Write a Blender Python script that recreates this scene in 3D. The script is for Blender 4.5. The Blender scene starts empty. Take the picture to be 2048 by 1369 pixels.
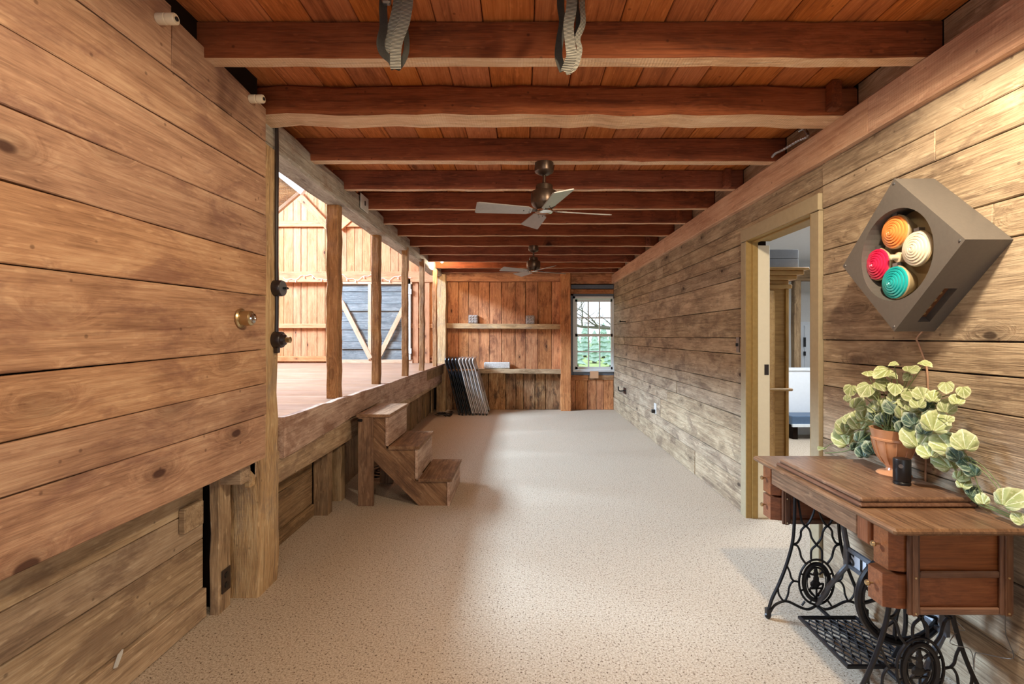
import bpy, math, random
from mathutils import Vector, Matrix
random.seed(7)
R = random.Random(11)
sc = bpy.context.scene
col = sc.collection

# ------------------------------------------------------------------ camera
F, U0, V0, H = 950.0, 1045.0, 673.0, 1.38
cam_d = bpy.data.cameras.new('camera'); cam = bpy.data.objects.new('camera', cam_d); col.objects.link(cam)
cam_d.sensor_width = 36; cam_d.lens = F / 2048 * 36
cam_d.shift_x = (1024 - U0) / 2048; cam_d.shift_y = (V0 - 684.5) / 2048
cam_d.clip_start = 0.05; cam_d.clip_end = 400
cam.location = (0, 0, H); cam.rotation_euler = (math.pi / 2, 0, 0)
sc.camera = cam
# ------------------------------------------------------------------ world, exposure
w = bpy.data.worlds.new('world'); sc.world = w; w.use_nodes = True
bg = w.node_tree.nodes['Background']; bg.inputs[0].default_value = (0.80, 0.90, 1.0, 1); bg.inputs[1].default_value = 2.4
sc.view_settings.view_transform = 'Standard'; sc.view_settings.look = 'None'
sc.view_settings.exposure = -0.12; sc.view_settings.gamma = 1.0; sc.view_settings.use_curve_mapping = False
sc.cycles.use_denoising = True
sc.cycles.use_adaptive_sampling = True; sc.cycles.adaptive_threshold = 0.02
sc.cycles.max_bounces = 8; sc.cycles.diffuse_bounces = 5; sc.cycles.glossy_bounces = 3
sc.cycles.transparent_max_bounces = 12
sc.cycles.sample_clamp_indirect = 6.0

def lamp(name, kind, loc, power, color, size=0.1, aim=None, spot=None, blend=0.5, sy=None):
    d = bpy.data.lights.new(name, kind); o = bpy.data.objects.new(name, d); col.objects.link(o)
    o.location = loc; d.energy = power; d.color = color
    if kind == 'AREA':
        d.size = size
        if sy: d.shape = 'RECTANGLE'; d.size_y = sy
    else: d.shadow_soft_size = size
    if kind == 'SPOT': d.spot_size = spot; d.spot_blend = blend
    if aim is not None:
        o.rotation_euler = (Vector(aim) - Vector(loc)).to_track_quat('-Z', 'Y').to_euler()
    return o
WARM = (1.0, 0.81, 0.57); COOL = (0.78, 0.88, 1.0)
lamp('ceiling_spot_light', 'SPOT', (1.10, 1.20, 2.46), 152, WARM, 0.05, (0.75, 1.75, 0), math.radians(172), 0.3)
lamp('ceiling_spot_light_second', 'SPOT', (-0.35, 0.75, 2.46), 44, WARM, 0.06, (-0.5, 1.2, 0), math.radians(172), 0.3)
lamp('hall_daylight_area', 'AREA', (-6.45, 5.3, 4.70), 2500, (0.57, 0.78, 1.0), 3.2, (-1.5, 5.0, 1.6), sy=1.1)  # unseen area light added for the daylight entering from the hall
lamp('hall_fill_light', 'POINT', (-4.2, 4.6, 4.2), 35, (1.0, 0.93, 0.84), 0.2)  # unseen point light added as fill for the hall
lamp('side_room_light', 'AREA', (3.6, 4.9, 2.42), 115, (0.86, 0.93, 1.0), 1.6, (3.6, 4.9, 0))

# ------------------------------------------------------------------ helpers
def at(px, py, X=None, Y=None, Z=None):
    u = (px - U0) / F; v = (V0 - py) / F
    if X is not None: Y = X / u
    elif Z is not None: Y = (Z - H) / v
    return Vector((u * Y, Y, H + v * Y))
def link(o, parent=None):
    col.objects.link(o)
    if parent is not None: o.parent = parent
    return o
def tag(o, label=None, cat=None, group=None, kind=None):
    if label: o['label'] = label
    if cat: o['category'] = cat
    if group: o['group'] = group
    if kind: o['kind'] = kind
    return o
def empty(name, loc=(0, 0, 0), parent=None, rz=0):
    o = bpy.data.objects.new(name, None); o.empty_display_size = 0.1
    o.location = loc; o.rotation_euler = (0, 0, rz)
    return link(o, parent)
def thing(name, loc, label, cat, group=None, rz=0):
    return tag(empty(name, loc, None, rz), label, cat, group)
def base_of(p):
    return Vector(p.location) if p is not None else Vector((0, 0, 0))

class MB:
    def __init__(s): s.v = []; s.f = []; s.m = []
    def add(s, vs, fs, mi=0):
        b = len(s.v); s.v += [tuple(x) for x in vs]
        for f in fs: s.f.append(tuple(i + b for i in f)); s.m.append(mi)
        return s
    def box(s, lo, hi, mi=0, bev=0.0):
        x0, y0, z0 = lo; x1, y1, z1 = hi
        if bev > 0:
            b = bev; vs = []
            for (z, e) in ((z0, b), (z0 + b, 0), (z1 - b, 0), (z1, b)):
                vs += [(x0 + e + (b if e == 0 else 0), y0 + e, z), (x1 - e - (b if e == 0 else 0), y0 + e, z), (x1 - e, y0 + e + (b if e == 0 else 0), z), (x1 - e, y1 - e - (b if e == 0 else 0), z),
                       (x1 - e - (b if e == 0 else 0), y1 - e, z), (x0 + e + (b if e == 0 else 0), y1 - e, z), (x0 + e, y1 - e - (b if e == 0 else 0), z), (x0 + e, y0 + e + (b if e == 0 else 0), z)]
            fs = [tuple(range(7, -1, -1)), tuple(range(24, 32))]
            for k in range(3):
                for i in range(8): fs.append((k * 8 + i, k * 8 + (i + 1) % 8, k * 8 + 8 + (i + 1) % 8, k * 8 + 8 + i))
            return s.add(vs, fs, mi)
        vs = [(x0, y0, z0), (x1, y0, z0), (x1, y1, z0), (x0, y1, z0), (x0, y0, z1), (x1, y0, z1), (x1, y1, z1), (x0, y1, z1)]
        return s.add(vs, [(3, 2, 1, 0), (4, 5, 6, 7), (0, 1, 5, 4), (1, 2, 6, 5), (2, 3, 7, 6), (3, 0, 4, 7)], mi)
    def prism(s, poly, d, mi=0):
        # poly: list of 3D points (planar); d: extrusion vector
        n = len(poly); d = Vector(d); P = [Vector(p) for p in poly]
        nn = Vector((0, 0, 0))
        for i in range(n): nn += P[i].cross(P[(i + 1) % n])
        if nn.dot(d) > 0: P.reverse()
        vs = P + [p + d for p in P]
        fs = [tuple(range(n)), tuple(range(2 * n - 1, n - 1, -1))] + [((i + 1) % n, i, n + i, n + (i + 1) % n) for i in range(n)]
        return s.add(vs, fs, mi)
    def tube(s, pts, r, res=8, closed=False, mi=0, flat=None):
        P = [Vector(p) for p in pts]; n = len(P); rs = r if isinstance(r, (list, tuple)) else [r] * n
        rings = []; prev = None
        for i in range(n):
            a = P[(i - 1) % n] if (closed or i > 0) else P[i]; b = P[(i + 1) % n] if (closed or i < n - 1) else P[i]
            t = (b - a).normalized()
            if t.length < 1e-6: t = Vector((0, 0, 1))
            if prev is None:
                ref = Vector(flat) if flat else (Vector((0, 0, 1)) if abs(t.z) < 0.9 else Vector((1, 0, 0)))
            else: ref = prev
            x = ref - t * ref.dot(t)
            if x.length < 1e-5: x = t.orthogonal()
            x.normalize(); prev = x if not flat else Vector(flat); y = t.cross(x)
            rings.append([P[i] + x * (rs[i] * math.cos(2 * math.pi * k / res)) + y * (rs[i] * math.sin(2 * math.pi * k / res)) for k in range(res)])
        vs = [q for rg in rings for q in rg]; fs = []
        for i in range(n if closed else n - 1):
            j = (i + 1) % n
            for k in range(res): fs.append((i * res + k, i * res + (k + 1) % res, j * res + (k + 1) % res, j * res + k))
        if not closed: fs += [tuple(range(res - 1, -1, -1)), tuple((n - 1) * res + k for k in range(res))]
        return s.add(vs, fs, mi)
    def lathe(s, prof, c=(0, 0, 0), axis='Z', res=24, mi=0, cap=True):
        # prof: list of (r, h)
        c = Vector(c); vs = []; fs = []; n = len(prof)
        ax = {'Z': (Vector((1, 0, 0)), Vector((0, 1, 0)), Vector((0, 0, 1))), 'X': (Vector((0, 1, 0)), Vector((0, 0, 1)), Vector((1, 0, 0))),
              '-X': (Vector((0, 0, 1)), Vector((0, 1, 0)), Vector((-1, 0, 0))), 'Y': (Vector((0, 0, 1)), Vector((1, 0, 0)), Vector((0, 1, 0)))}[axis] if isinstance(axis, str) else axis
        for (r, h) in prof:
            for k in range(res):
                a = 2 * math.pi * k / res
                vs.append(c + ax[0] * (r * math.cos(a)) + ax[1] * (r * math.sin(a)) + ax[2] * h)
        for i in range(n - 1):
            for k in range(res): fs.append((i * res + k, i * res + (k + 1) % res, (i + 1) * res + (k + 1) % res, (i + 1) * res + k))
        if cap: fs += [tuple(range(res - 1, -1, -1)), tuple((n - 1) * res + k for k in range(res))]
        return s.add(vs, fs, mi)
    def ball(s, c, r, res=10, sc3=(1, 1, 1), mi=0):
        c = Vector(c); prof = []
        vs = []; fs = []; rows = res // 2 + 1
        for i in range(rows):
            th = math.pi * (i + 0.02) / (rows - 0.96) if False else math.pi * i / (rows - 1)
            for k in range(res):
                a = 2 * math.pi * k / res; q = max(math.sin(th), 0.01)
                vs.append(c + Vector((r * sc3[0] * q * math.cos(a), r * sc3[1] * q * math.sin(a), r * sc3[2] * -math.cos(th))))
        for i in range(rows - 1):
            for k in range(res): fs.append((i * res + k, i * res + (k + 1) % res, (i + 1) * res + (k + 1) % res, (i + 1) * res + k))
        fs += [tuple(range(res - 1, -1, -1)), tuple((rows - 1) * res + k for k in range(res))]
        return s.add(vs, fs, mi)
    def mesh(s, name):
        me = bpy.data.meshes.new(name); me.from_pydata(s.v, [], s.f); me.validate()
        if any(s.m): me.polygons.foreach_set('material_index', s.m[:len(me.polygons)])
        return me
    def build(s, name, mat, parent=None, loc=None, smooth=False, world=False):
        """world=True: vertices are given in world space; the object gets its own origin"""
        if world:
            c = Vector(loc) if loc is not None else base_of(parent)
            s.v = [tuple(Vector(v) - c) for v in s.v]; loc = c - base_of(parent)
        me = s.mesh(name)
        for m in (mat if isinstance(mat, (list, tuple)) else [mat]): me.materials.append(m)
        if smooth: set_smooth(me)
        o = bpy.data.objects.new(name, me)
        if loc is not None: o.location = loc
        return link(o, parent)
def set_smooth(me, ang=40):
    me.polygons.foreach_set('use_smooth', [True] * len(me.polygons))
    try: me.set_sharp_from_angle(angle=math.radians(ang))
    except Exception: pass
def spline(pts, n=6, closed=False):
    P = [Vector(p) for p in pts]; m = len(P); out = []
    for i in range(m if closed else m - 1):
        p0 = P[(i - 1) % m] if (closed or i > 0) else P[i]; p1 = P[i]; p2 = P[(i + 1) % m]
        p3 = P[(i + 2) % m] if (closed or i + 2 < m) else P[(i + 1) % m]
        for k in range(n):
            t = k / n
            out.append(0.5 * ((2 * p1) + (-p0 + p2) * t + (2 * p0 - 5 * p1 + 4 * p2 - p3) * t * t + (-p0 + 3 * p1 - 3 * p2 + p3) * t ** 3))
    if not closed: out.append(P[-1])
    return out
def frame(A, x, z):
    x = x.normalized(); z = (z - x * z.dot(x)).normalized(); y = z.cross(x)
    M = Matrix((x, y, z)).transposed().to_4x4(); M.translation = A
    return M
def slab(name, parent, mat, A, B, C, D, n, t=0.024, ch=0.003, seg=1, jit=0.0, ends=None):
    """board: A-B lower edge along the grain, D-C upper edge; n = face normal; t = thickness behind the face"""
    A, B, C, D = map(Vector, (A, B, C, D)); M = frame(A, B - A, Vector(n)); Mi = M.inverted()
    a, b, c, d = [Mi @ p for p in (A, B, C, D)]
    vs = []; fs = []
    for i in range(seg + 1):
        s = i / seg; lo = a.lerp(b, s); hi = d.lerp(c, s)
        if jit and 0 < i < seg:
            lo = lo + Vector((0, R.uniform(-jit, jit), 0)); hi = hi + Vector((0, R.uniform(-jit, jit), 0))
        ex = ch if i == 0 else (-ch if i == seg else 0)
        for (dy, z, e) in ((0, -t, 0), (0, -ch, 0), (ch, 0, 1)): vs.append((lo.x + ex * e, lo.y + dy, z))
        for (dy, z, e) in ((-ch, 0, 1), (0, -ch, 0), (0, -t, 0)): vs.append((hi.x + ex * e, hi.y + dy, z))
    for i in range(seg):
        for k in range(6):
            k2 = (k + 1) % 6; fs.append((i * 6 + k, i * 6 + 6 + k, i * 6 + 6 + k2, i * 6 + k2))
    fs += [tuple(range(6)), tuple(seg * 6 + k for k in range(5, -1, -1))]
    m = MB().add(vs, fs); me = m.mesh(name); me.materials.append(mat)
    o = bpy.data.objects.new(name, me); M2 = M.copy(); M2.translation -= base_of(parent); o.matrix_basis = M2
    return link(o, parent)
def rect_board(name, parent, mat, axis, lo, hi, n, **k):
    """axis-aligned board; axis = grain axis, n = unit normal string like '-X'"""
    lo = list(lo); hi = list(hi); ni = 'XYZ'.index(n[-1]); neg = n[0] == '-'
    face = lo[ni] if neg else hi[ni]; t = hi[ni] - lo[ni]
    gi = 'XYZ'.index(axis); wi = 3 - gi - ni
    nv = Vector((0, 0, 0)); nv[ni] = -1 if neg else 1
    def P(g, ww):
        p = [0, 0, 0]; p[ni] = face; p[gi] = g; p[wi] = ww; return Vector(p)
    g0, g1, w0, w1 = lo[gi], hi[gi], lo[wi], hi[wi]
    # make sure (B-A) x (D-A) points along n
    xa = Vector((0, 0, 0)); xa[gi] = 1; ya = Vector((0, 0, 0)); ya[wi] = 1
    if xa.cross(ya).dot(nv) < 0: g0, g1 = g1, g0
    return slab(name, parent, mat, P(g0, w0), P(g1, w0), P(g1, w1), P(g0, w1), nv, t=t, **k)
def timber(name, parent, mat, p0, p1, up, h, wd, seg=8, jit=0.004, ch=0.006, rr=None):
    """squared timber, axis p0-p1 through its centre; h along up, wd across. mat may be [side, bottom]"""
    p0, p1 = Vector(p0), Vector(p1); M = frame(p0, p1 - p0, Vector(up)); L = (p1 - p0).length
    rr = rr or R; vs = []; fs = []; ms = []
    hy, hz = wd / 2, h / 2
    cs = [(-hy + ch, -hz), (hy - ch, -hz), (hy, -hz + ch), (hy, hz - ch), (hy - ch, hz), (-hy + ch, hz), (-hy, hz - ch), (-hy, -hz + ch)]
    for i in range(seg + 1):
        oy = rr.uniform(-jit, jit); oz = rr.uniform(-jit, jit)
        for (y, z) in cs: vs.append((L * i / seg, y + oy + rr.uniform(-jit, jit) * 0.5, z + oz + rr.uniform(-jit, jit) * 0.5))
    two = isinstance(mat, (list, tuple))
    for i in range(seg):
        for k in range(8):
            k2 = (k + 1) % 8; fs.append((i * 8 + k, i * 8 + 8 + k, i * 8 + 8 + k2, i * 8 + k2)); ms.append(1 if (two and k == 0) else 0)
    fs += [tuple(range(8)), tuple(seg * 8 + k for k in range(7, -1, -1))]; ms += [0, 0]
    m = MB(); m.v = vs; m.f = fs; m.m = ms; me = m.mesh(name)
    for q in (mat if two else [mat]): me.materials.append(q)
    o = bpy.data.objects.new(name, me); M.translation -= base_of(parent); o.matrix_basis = M
    return link(o, parent)

# ------------------------------------------------------------------ materials
class NT:
    def __init__(s, name):
        s.m = bpy.data.materials.new(name); s.m.use_nodes = True; s.t = s.m.node_tree
        s.b = s.t.nodes['Principled BSDF']; s.out = s.t.nodes['Material Output']
    def n(s, typ, **kw):
        nd = s.t.nodes.new(typ)
        for k, v in kw.items():
            if k in ('operation', 'blend_type', 'data_type', 'feature', 'wave_type', 'bands_direction', 'noise_dimensions', 'distance', 'wave_profile', 'interpolation_type', 'use_clamp', 'color_mode'): setattr(nd, k, v)
        return nd
    def l(s, a, b): s.t.links.new(a, b)
    def val(s, sock, v):
        if hasattr(v, 'links') or hasattr(v, 'is_linked'): s.l(v, sock)
        else: sock.default_value = v
    def math(s, op, a, b=None, c=None, clamp=False):
        nd = s.n('ShaderNodeMath', operation=op); nd.use_clamp = clamp
        for i, x in enumerate((a, b, c)):
            if x is not None: s.val(nd.inputs[i], x)
        return nd.outputs[0]
    def vec(s, op, a, b):
        nd = s.n('ShaderNodeVectorMath', operation=op); s.val(nd.inputs[0], a); s.val(nd.inputs[1], b); return nd.outputs[0]
    def noise(s, v, scale, detail=3, rough=0.55, dist=0.0):
        nd = s.n('ShaderNodeTexNoise'); s.l(v, nd.inputs['Vector']); nd.inputs['Scale'].default_value = scale
        nd.inputs['Detail'].default_value = detail; nd.inputs['Roughness'].default_value = rough; nd.inputs['Distortion'].default_value = dist
        return nd.outputs[0]
    def ramp(s, f, stops):
        nd = s.n('ShaderNodeValToRGB'); s.l(f, nd.inputs[0]); e = nd.color_ramp.elements
        while len(e) < len(stops): e.new(0.5)
        for i, (p, c) in enumerate(stops):
            e[i].position = p; e[i].color = tuple(c) + (1,) if len(c) == 3 else c
        return nd.outputs[0]
    def mix(s, f, a, b, mode='MIX'):
        nd = s.n('ShaderNodeMix', data_type='RGBA', blend_type=mode); s.val(nd.inputs[0], f)
        for i, x in ((6, a), (7, b)):
            if isinstance(x, tuple) and len(x) == 3: x = x + (1,)
            s.val(nd.inputs[i], x)
        return nd.outputs[2]
    def smooth(s, x, a, b):
        nd = s.n('ShaderNodeMapRange', interpolation_type='SMOOTHSTEP'); s.val(nd.inputs[0], x)
        nd.inputs[1].default_value = a; nd.inputs[2].default_value = b; nd.inputs[3].default_value = 0; nd.inputs[4].default_value = 1
        return nd.outputs[0]
    def bump(s, h, strength=0.3, dist=0.01):
        nd = s.n('ShaderNodeBump'); s.l(h, nd.inputs['Height']); nd.inputs['Strength'].default_value = strength; nd.inputs['Distance'].default_value = dist
        s.l(nd.outputs[0], s.b.inputs['Normal'])
def srgb(r, g, b):
    f = lambda c: (c / 255 / 12.92) if c / 255 <= 0.04045 else ((c / 255 + 0.055) / 1.055) ** 2.4
    return (f(r), f(g), f(b))
def plain(name, c, rough=0.5, metal=0.0, noise=0.0, spec=0.5, nscale=30.0):
    N = NT(name); N.b.inputs['Roughness'].default_value = rough; N.b.inputs['Metallic'].default_value = metal
    N.b.inputs['Specular IOR Level'].default_value = spec
    tc = N.n('ShaderNodeTexCoord')
    f = N.noise(tc.outputs['Object'], nscale, 4)
    a = tuple(x * (1 - noise) for x in c); b = tuple(min(1, x * (1 + noise)) for x in c)
    N.l(N.ramp(f, [(0.3, a), (0.7, b)]), N.b.inputs['Base Color'])
    if noise > 0.02: N.bump(f, 0.15, 0.003)
    return N.m
def wood(name, dark, mid, light, rough=0.75, knots=0.6, vary=0.18, bump=0.35, stain=None, stain_amt=0.0, grain=1.0, saw=0.25, spec=0.3, knot_c=None, hue=0.002, crisp=1.0, kd_=(1.5, 3.6, 0.8), kkeep=0.35):
    N = NT(name); N.b.inputs['Roughness'].default_value = rough; N.b.inputs['Specular IOR Level'].default_value = spec
    tc = N.n('ShaderNodeTexCoord'); oi = N.n('ShaderNodeObjectInfo')
    rnd = oi.outputs['Random']
    cx = N.n('ShaderNodeCombineXYZ'); N.l(N.math('MULTIPLY', rnd, 37.0), cx.inputs[0]); N.l(N.math('MULTIPLY', rnd, 91.0), cx.inputs[1]); N.l(N.math('MULTIPLY', rnd, 53.0), cx.inputs[2])
    V = N.vec('ADD', tc.outputs['Object'], cx.outputs[0])
    # knots: sparse cells, elongated along the grain
    Vk = N.vec('MULTIPLY', V, kd_)
    vo = N.n('ShaderNodeTexVoronoi', feature='F1'); N.l(Vk, vo.inputs['Vector']); vo.inputs['Scale'].default_value = 1.0
    kd = vo.outputs['Distance']
    wob = N.noise(V, 7.0, 2)
    kd2 = N.math('ADD', kd, N.math('MULTIPLY', N.math('SUBTRACT', wob, 0.5), 0.12))
    near = N.smooth(kd2, 0.36, 0.05)
    # grain, bent around the knots
    keep = N.smooth(N.math('FRACT', N.math('MULTIPLY', vo.outputs['Color'], 7.3)), kkeep, kkeep + 0.05)
    near = N.math('MULTIPLY', near, keep)
    Vg = N.vec('MULTIPLY', V, (0.75 * grain, 17.0 * grain, 17.0 * grain))
    sh = N.n('ShaderNodeCombineXYZ'); N.l(N.math('MULTIPLY', near, 2.0), sh.inputs[1]); N.l(N.math('MULTIPLY', near, 1.0), sh.inputs[2])
    Vg2 = N.vec('ADD', Vg, sh.outputs[0])
    g = N.noise(Vg2, 2.2, 4, 0.68, 0.30)
    fine = N.noise(N.vec('MULTIPLY', V, (9, 150, 150)), 1.0, 2, 0.65)
    streak = N.noise(N.vec('MULTIPLY', V, (2.2, 62, 62)), 1.0, 2, 0.6)
    broad = N.noise(N.vec('MULTIPLY', V, (1.3, 3.2, 3.2)), 1.6, 4, 0.68, 0.4)
    fleck = N.noise(N.vec('MULTIPLY', V, (16, 60, 60)), 1.0, 1, 0.5)
    f = N.math('ADD', N.math('MULTIPLY', g, 0.36), N.math('ADD', N.math('MULTIPLY', broad, 0.42), N.math('MULTIPLY', fine, 0.22)))
    c = N.ramp(f, [(0.355, dark), (0.50, mid), (0.645, light)])
    c = N.mix(N.math('MULTIPLY', N.smooth(streak, 0.56, 0.72), 0.42 * crisp), c, tuple(x * 0.55 for x in dark))
    c = N.mix(N.math('MULTIPLY', N.smooth(fleck, 0.64, 0.74), 0.35 * crisp), c, tuple(min(1, x * 1.25) for x in light))
    if stain is not None:
        st = N.noise(N.vec('MULTIPLY', V, (1.8, 4.2, 4.2)), 1.3, 5, 0.72, 0.4)
        c = N.mix(N.math('MULTIPLY', N.smooth(st, 0.50, 0.66), stain_amt), c, stain)
    kc = knot_c or tuple(x * 0.35 for x in dark)
    core = N.smooth(kd2, 0.105, 0.055)
    ring = N.math('MULTIPLY', N.smooth(kd2, 0.26, 0.08), 0.35)
    c = N.mix(N.math('MULTIPLY', N.math('MULTIPLY', N.math('MAXIMUM', core, ring), keep), knots), c, kc)
    # little nail holes / specks
    vs = N.n('ShaderNodeTexVoronoi', feature='F1'); N.l(V, vs.inputs['Vector']); vs.inputs['Scale'].default_value = 11.0
    c = N.mix(N.math('MULTIPLY', N.smooth(vs.outputs['Distance'], 0.10, 0.04), 0.55 * min(1, knots * 1.4)), c, kc)
    hs = N.n('ShaderNodeHueSaturation'); N.l(c, hs.inputs['Color'])
    N.l(N.math('ADD', 1.0 - vary, N.math('MULTIPLY', rnd, 2 * vary)), hs.inputs['Value'])
    r2 = N.math('FRACT', N.math('MULTIPLY', rnd, 17.37))
    N.l(N.math('ADD', 0.5 - hue, N.math('MULTIPLY', r2, 2 * hue)), hs.inputs['Hue'])
    N.l(N.math('ADD', 0.95, N.math('MULTIPLY', r2, 0.1)), hs.inputs['Saturation'])
    N.l(hs.outputs[0], N.b.inputs['Base Color'])
    wv = N.n('ShaderNodeTexWave', wave_type='BANDS', bands_direction='X'); N.l(V, wv.inputs['Vector']); wv.inputs['Scale'].default_value = 24; wv.inputs['Distortion'].default_value = 2.5
    h = N.math('ADD', N.math('MULTIPLY', g, 0.8), N.math('ADD', N.math('MULTIPLY', fine, 0.55), N.math('ADD', N.math('MULTIPLY', wv.outputs[1], 0.07 * saw), N.math('MULTIPLY', near, -0.25))))
    N.bump(h, bump, 0.012)
    return N.m

M = {}
S = srgb
M['left'] = wood('left_cladding_wood', S(124, 88, 66), S(172, 132, 102), S(202, 166, 132), stain=S(122, 84, 70), stain_amt=0.6, knots=0.95, vary=0.07, crisp=0.7, kd_=(2.0, 4.2, 0.8), kkeep=0.15, knot_c=S(70, 42, 30))
M['leftlow'] = wood('left_lower_wood', S(118, 96, 74), S(176, 150, 120), S(206, 184, 154), stain=S(120, 96, 78), stain_amt=0.65, knots=0.8, vary=0.10)
M['right'] = wood('right_wall_wood', S(112, 94, 76), S(172, 152, 126), S(206, 188, 160), stain=S(104, 86, 74), stain_amt=0.6, knots=0.9, vary=0.10, bump=0.6, saw=0.35, knot_c=S(58, 44, 36), kd_=(2.4, 4.6, 0.8), kkeep=0.25)
M['rbeam'] = wood('right_beam_wood', S(168, 124, 98), S(206, 164, 134), S(222, 186, 156), knots=0.75, saw=1.2, vary=0.05, knot_c=S(96, 58, 40))
M['back'] = wood('back_wall_wood', S(116, 68, 42), S(186, 124, 80), S(212, 156, 106), stain=S(92, 52, 34), stain_amt=0.6, knots=0.95, vary=0.14, kd_=(2.4, 5.5, 0.8), kkeep=0.2)
M['backlow'] = wood('back_lower_wood', S(84, 58, 40), S(160, 118, 80), S(204, 170, 126), stain=S(62, 44, 32), stain_amt=0.8, knots=0.9, vary=0.18)
M['ceil'] = wood('ceiling_plank_wood', S(136, 74, 34), S(192, 112, 58), S(214, 136, 78), knots=0.7, vary=0.12, bump=0.3)
M['joist'] = wood('joist_wood', S(86, 44, 24), S(134, 72, 42), S(156, 90, 56), knots=0.9, vary=0.10)
M['joistraw'] = wood('joist_raw_edge_wood', S(196, 152, 116), S(226, 188, 152), S(240, 212, 182), knots=0.3, vary=0.06, bump=0.9, saw=1.5)
M['beam'] = wood('hewn_beam_wood', S(120, 110, 98), S(172, 164, 150), S(200, 194, 180), stain=S(146, 112, 82), stain_amt=0.5, knots=0.5, vary=0.05, bump=0.8)
M['post'] = wood('post_wood', S(100, 66, 38), S(160, 114, 72), S(196, 152, 102), stain=S(112, 84, 60), stain_amt=0.4, knots=0.5, vary=0.12, bump=0.8, saw=1.4)
M['postl'] = wood('old_post_wood', S(132, 102, 70), S(190, 156, 110), S(216, 190, 146), stain=S(140, 122, 106), stain_amt=0.55, knots=0.5, vary=0.06, bump=0.7)
M['fascia'] = wood('platform_fascia_wood', S(126, 96, 80), S(184, 154, 134), S(214, 190, 170), stain=S(124, 86, 66), stain_amt=0.6, knots=0.8, vary=0.08)
M['under'] = wood('under_platform_wood', S(92, 70, 50), S(148, 120, 88), S(180, 152, 116), stain=S(86, 70, 54), stain_amt=0.5, knots=0.5, vary=0.13)
M['hall'] = wood('hall_pine_wood', S(154, 98, 62), S(188, 130, 90), S(206, 154, 114), knots=0.95, vary=0.08, bump=0.2, knot_c=S(80, 46, 32), crisp=0.6, kd_=(2.6, 6.0, 0.8), kkeep=0.2)
M['hallfloor'] = wood('hall_floor_wood', S(132, 98, 78), S(156, 122, 100), S(174, 144, 122), knots=0.1, vary=0.06, bump=0.1, rough=0.45, crisp=0.4)
M['stair'] = wood('stair_wood', S(88, 62, 44), S(138, 104, 76), S(172, 138, 106), stain=S(82, 60, 48), stain_amt=0.5, knots=0.5, vary=0.10)
M['bluedoor'] = wood('blue_door_wood', S(74, 78, 82), S(116, 120, 122), S(148, 150, 150), stain=S(96, 96, 98), stain_amt=0.5, knots=0.4, vary=0.10)
M['batten'] = wood('pale_batten_wood', S(170, 132, 102), S(196, 160, 130), S(212, 182, 154), knots=0.4, vary=0.05, bump=0.2, crisp=0.5)
M['oak'] = wood('oak_veneer', S(84, 58, 42), S(126, 94, 70), S(160, 128, 98), knots=0.0, vary=0.05, rough=0.36, grain=1.8, bump=0.12, saw=0.2, spec=0.5)
M['oaktrim'] = wood('oak_moulding', S(74, 48, 36), S(108, 76, 58), S(136, 102, 80), knots=0.0, vary=0.05, rough=0.33, grain=1.8, bump=0.1, saw=0.1, spec=0.5, crisp=0.6)
M['mahog'] = wood('drawer_wood', S(92, 50, 28), S(132, 78, 46), S(158, 98, 60), knots=0.0, vary=0.05, rough=0.36, grain=2.2, bump=0.1, saw=0.1, spec=0.5, crisp=0.5)
M['cabinet'] = wood('cabinet_wood', S(150, 110, 58), S(190, 148, 88), S(206, 168, 108), knots=0.0, vary=0.04, rough=0.4, bump=0.1, crisp=0.4)
M['olive'] = plain('olive_casing_paint', S(164, 150, 122), 0.55, noise=0.06)
M['olive2'] = plain('olive_jamb_paint', S(156, 128, 74), 0.55, noise=0.12)
M['cream'] = plain('cream_paint', S(238, 230, 208), 0.5, noise=0.02)
M['white'] = plain('white_paint', S(232, 236, 240), 0.5, noise=0.02)
M['plaster'] = plain('plaster', S(226, 224, 220), 0.8, noise=0.03)
M['winwhite'] = plain('window_frame_paint', S(222, 228, 230), 0.45, noise=0.03)
M['bluegrey'] = plain('window_casing_blue_paint', S(96, 106, 120), 0.6, noise=0.08)
M['darkgap'] = plain('dark_gap', S(34, 24, 18), 0.95, spec=0.1)
M['iron'] = plain('cast_iron', S(34, 33, 36), 0.38, 0.35, noise=0.1, nscale=60)
M['steel'] = plain('wire_steel', S(150, 152, 156), 0.3, 0.9)
M['brass'] = plain('brass', S(188, 164, 124), 0.3, 0.9)
M['chrome'] = plain('chrome', S(215, 212, 206), 0.12, 1.0)
M['bronze'] = plain('fan_bronze', S(92, 76, 64), 0.35, 0.75, noise=0.06)
M['blade'] = plain('fan_blade', S(160, 156, 152), 0.35, 0.1, noise=0.06)
M['black'] = plain('black_plastic', S(24, 24, 26), 0.35)
M['bakelite'] = plain('bakelite', S(46, 36, 34), 0.32, noise=0.1)
M['bakelite2'] = plain('bakelite_face', S(92, 92, 96), 0.4, noise=0.1)
M['porcelain'] = plain('porcelain', S(226, 208, 178), 0.3, noise=0.05)
M['boxpaint'] = plain('signal_box_paint', S(98, 94, 90), 0.42, noise=0.05, nscale=80)
M['boxpaint2'] = plain('signal_box_recess', S(176, 158, 122), 0.5, noise=0.05)
M['terra'] = plain('terracotta', S(204, 148, 108), 0.25, noise=0.06)
M['stone'] = plain('mottled_stone', S(150, 138, 130), 0.85, noise=0.5, nscale=60)
M['stonew'] = plain('whitened_stone', S(198, 194, 190), 0.85, noise=0.25, nscale=40)
M['paper'] = plain('kraft_tag', S(206, 160, 122), 0.8, noise=0.03)
M['cable'] = plain('black_cable', S(28, 28, 30), 0.45)
M['clearcord'] = plain('brown_lamp_cord', S(196, 158, 132), 0.25, noise=0.03)
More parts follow.
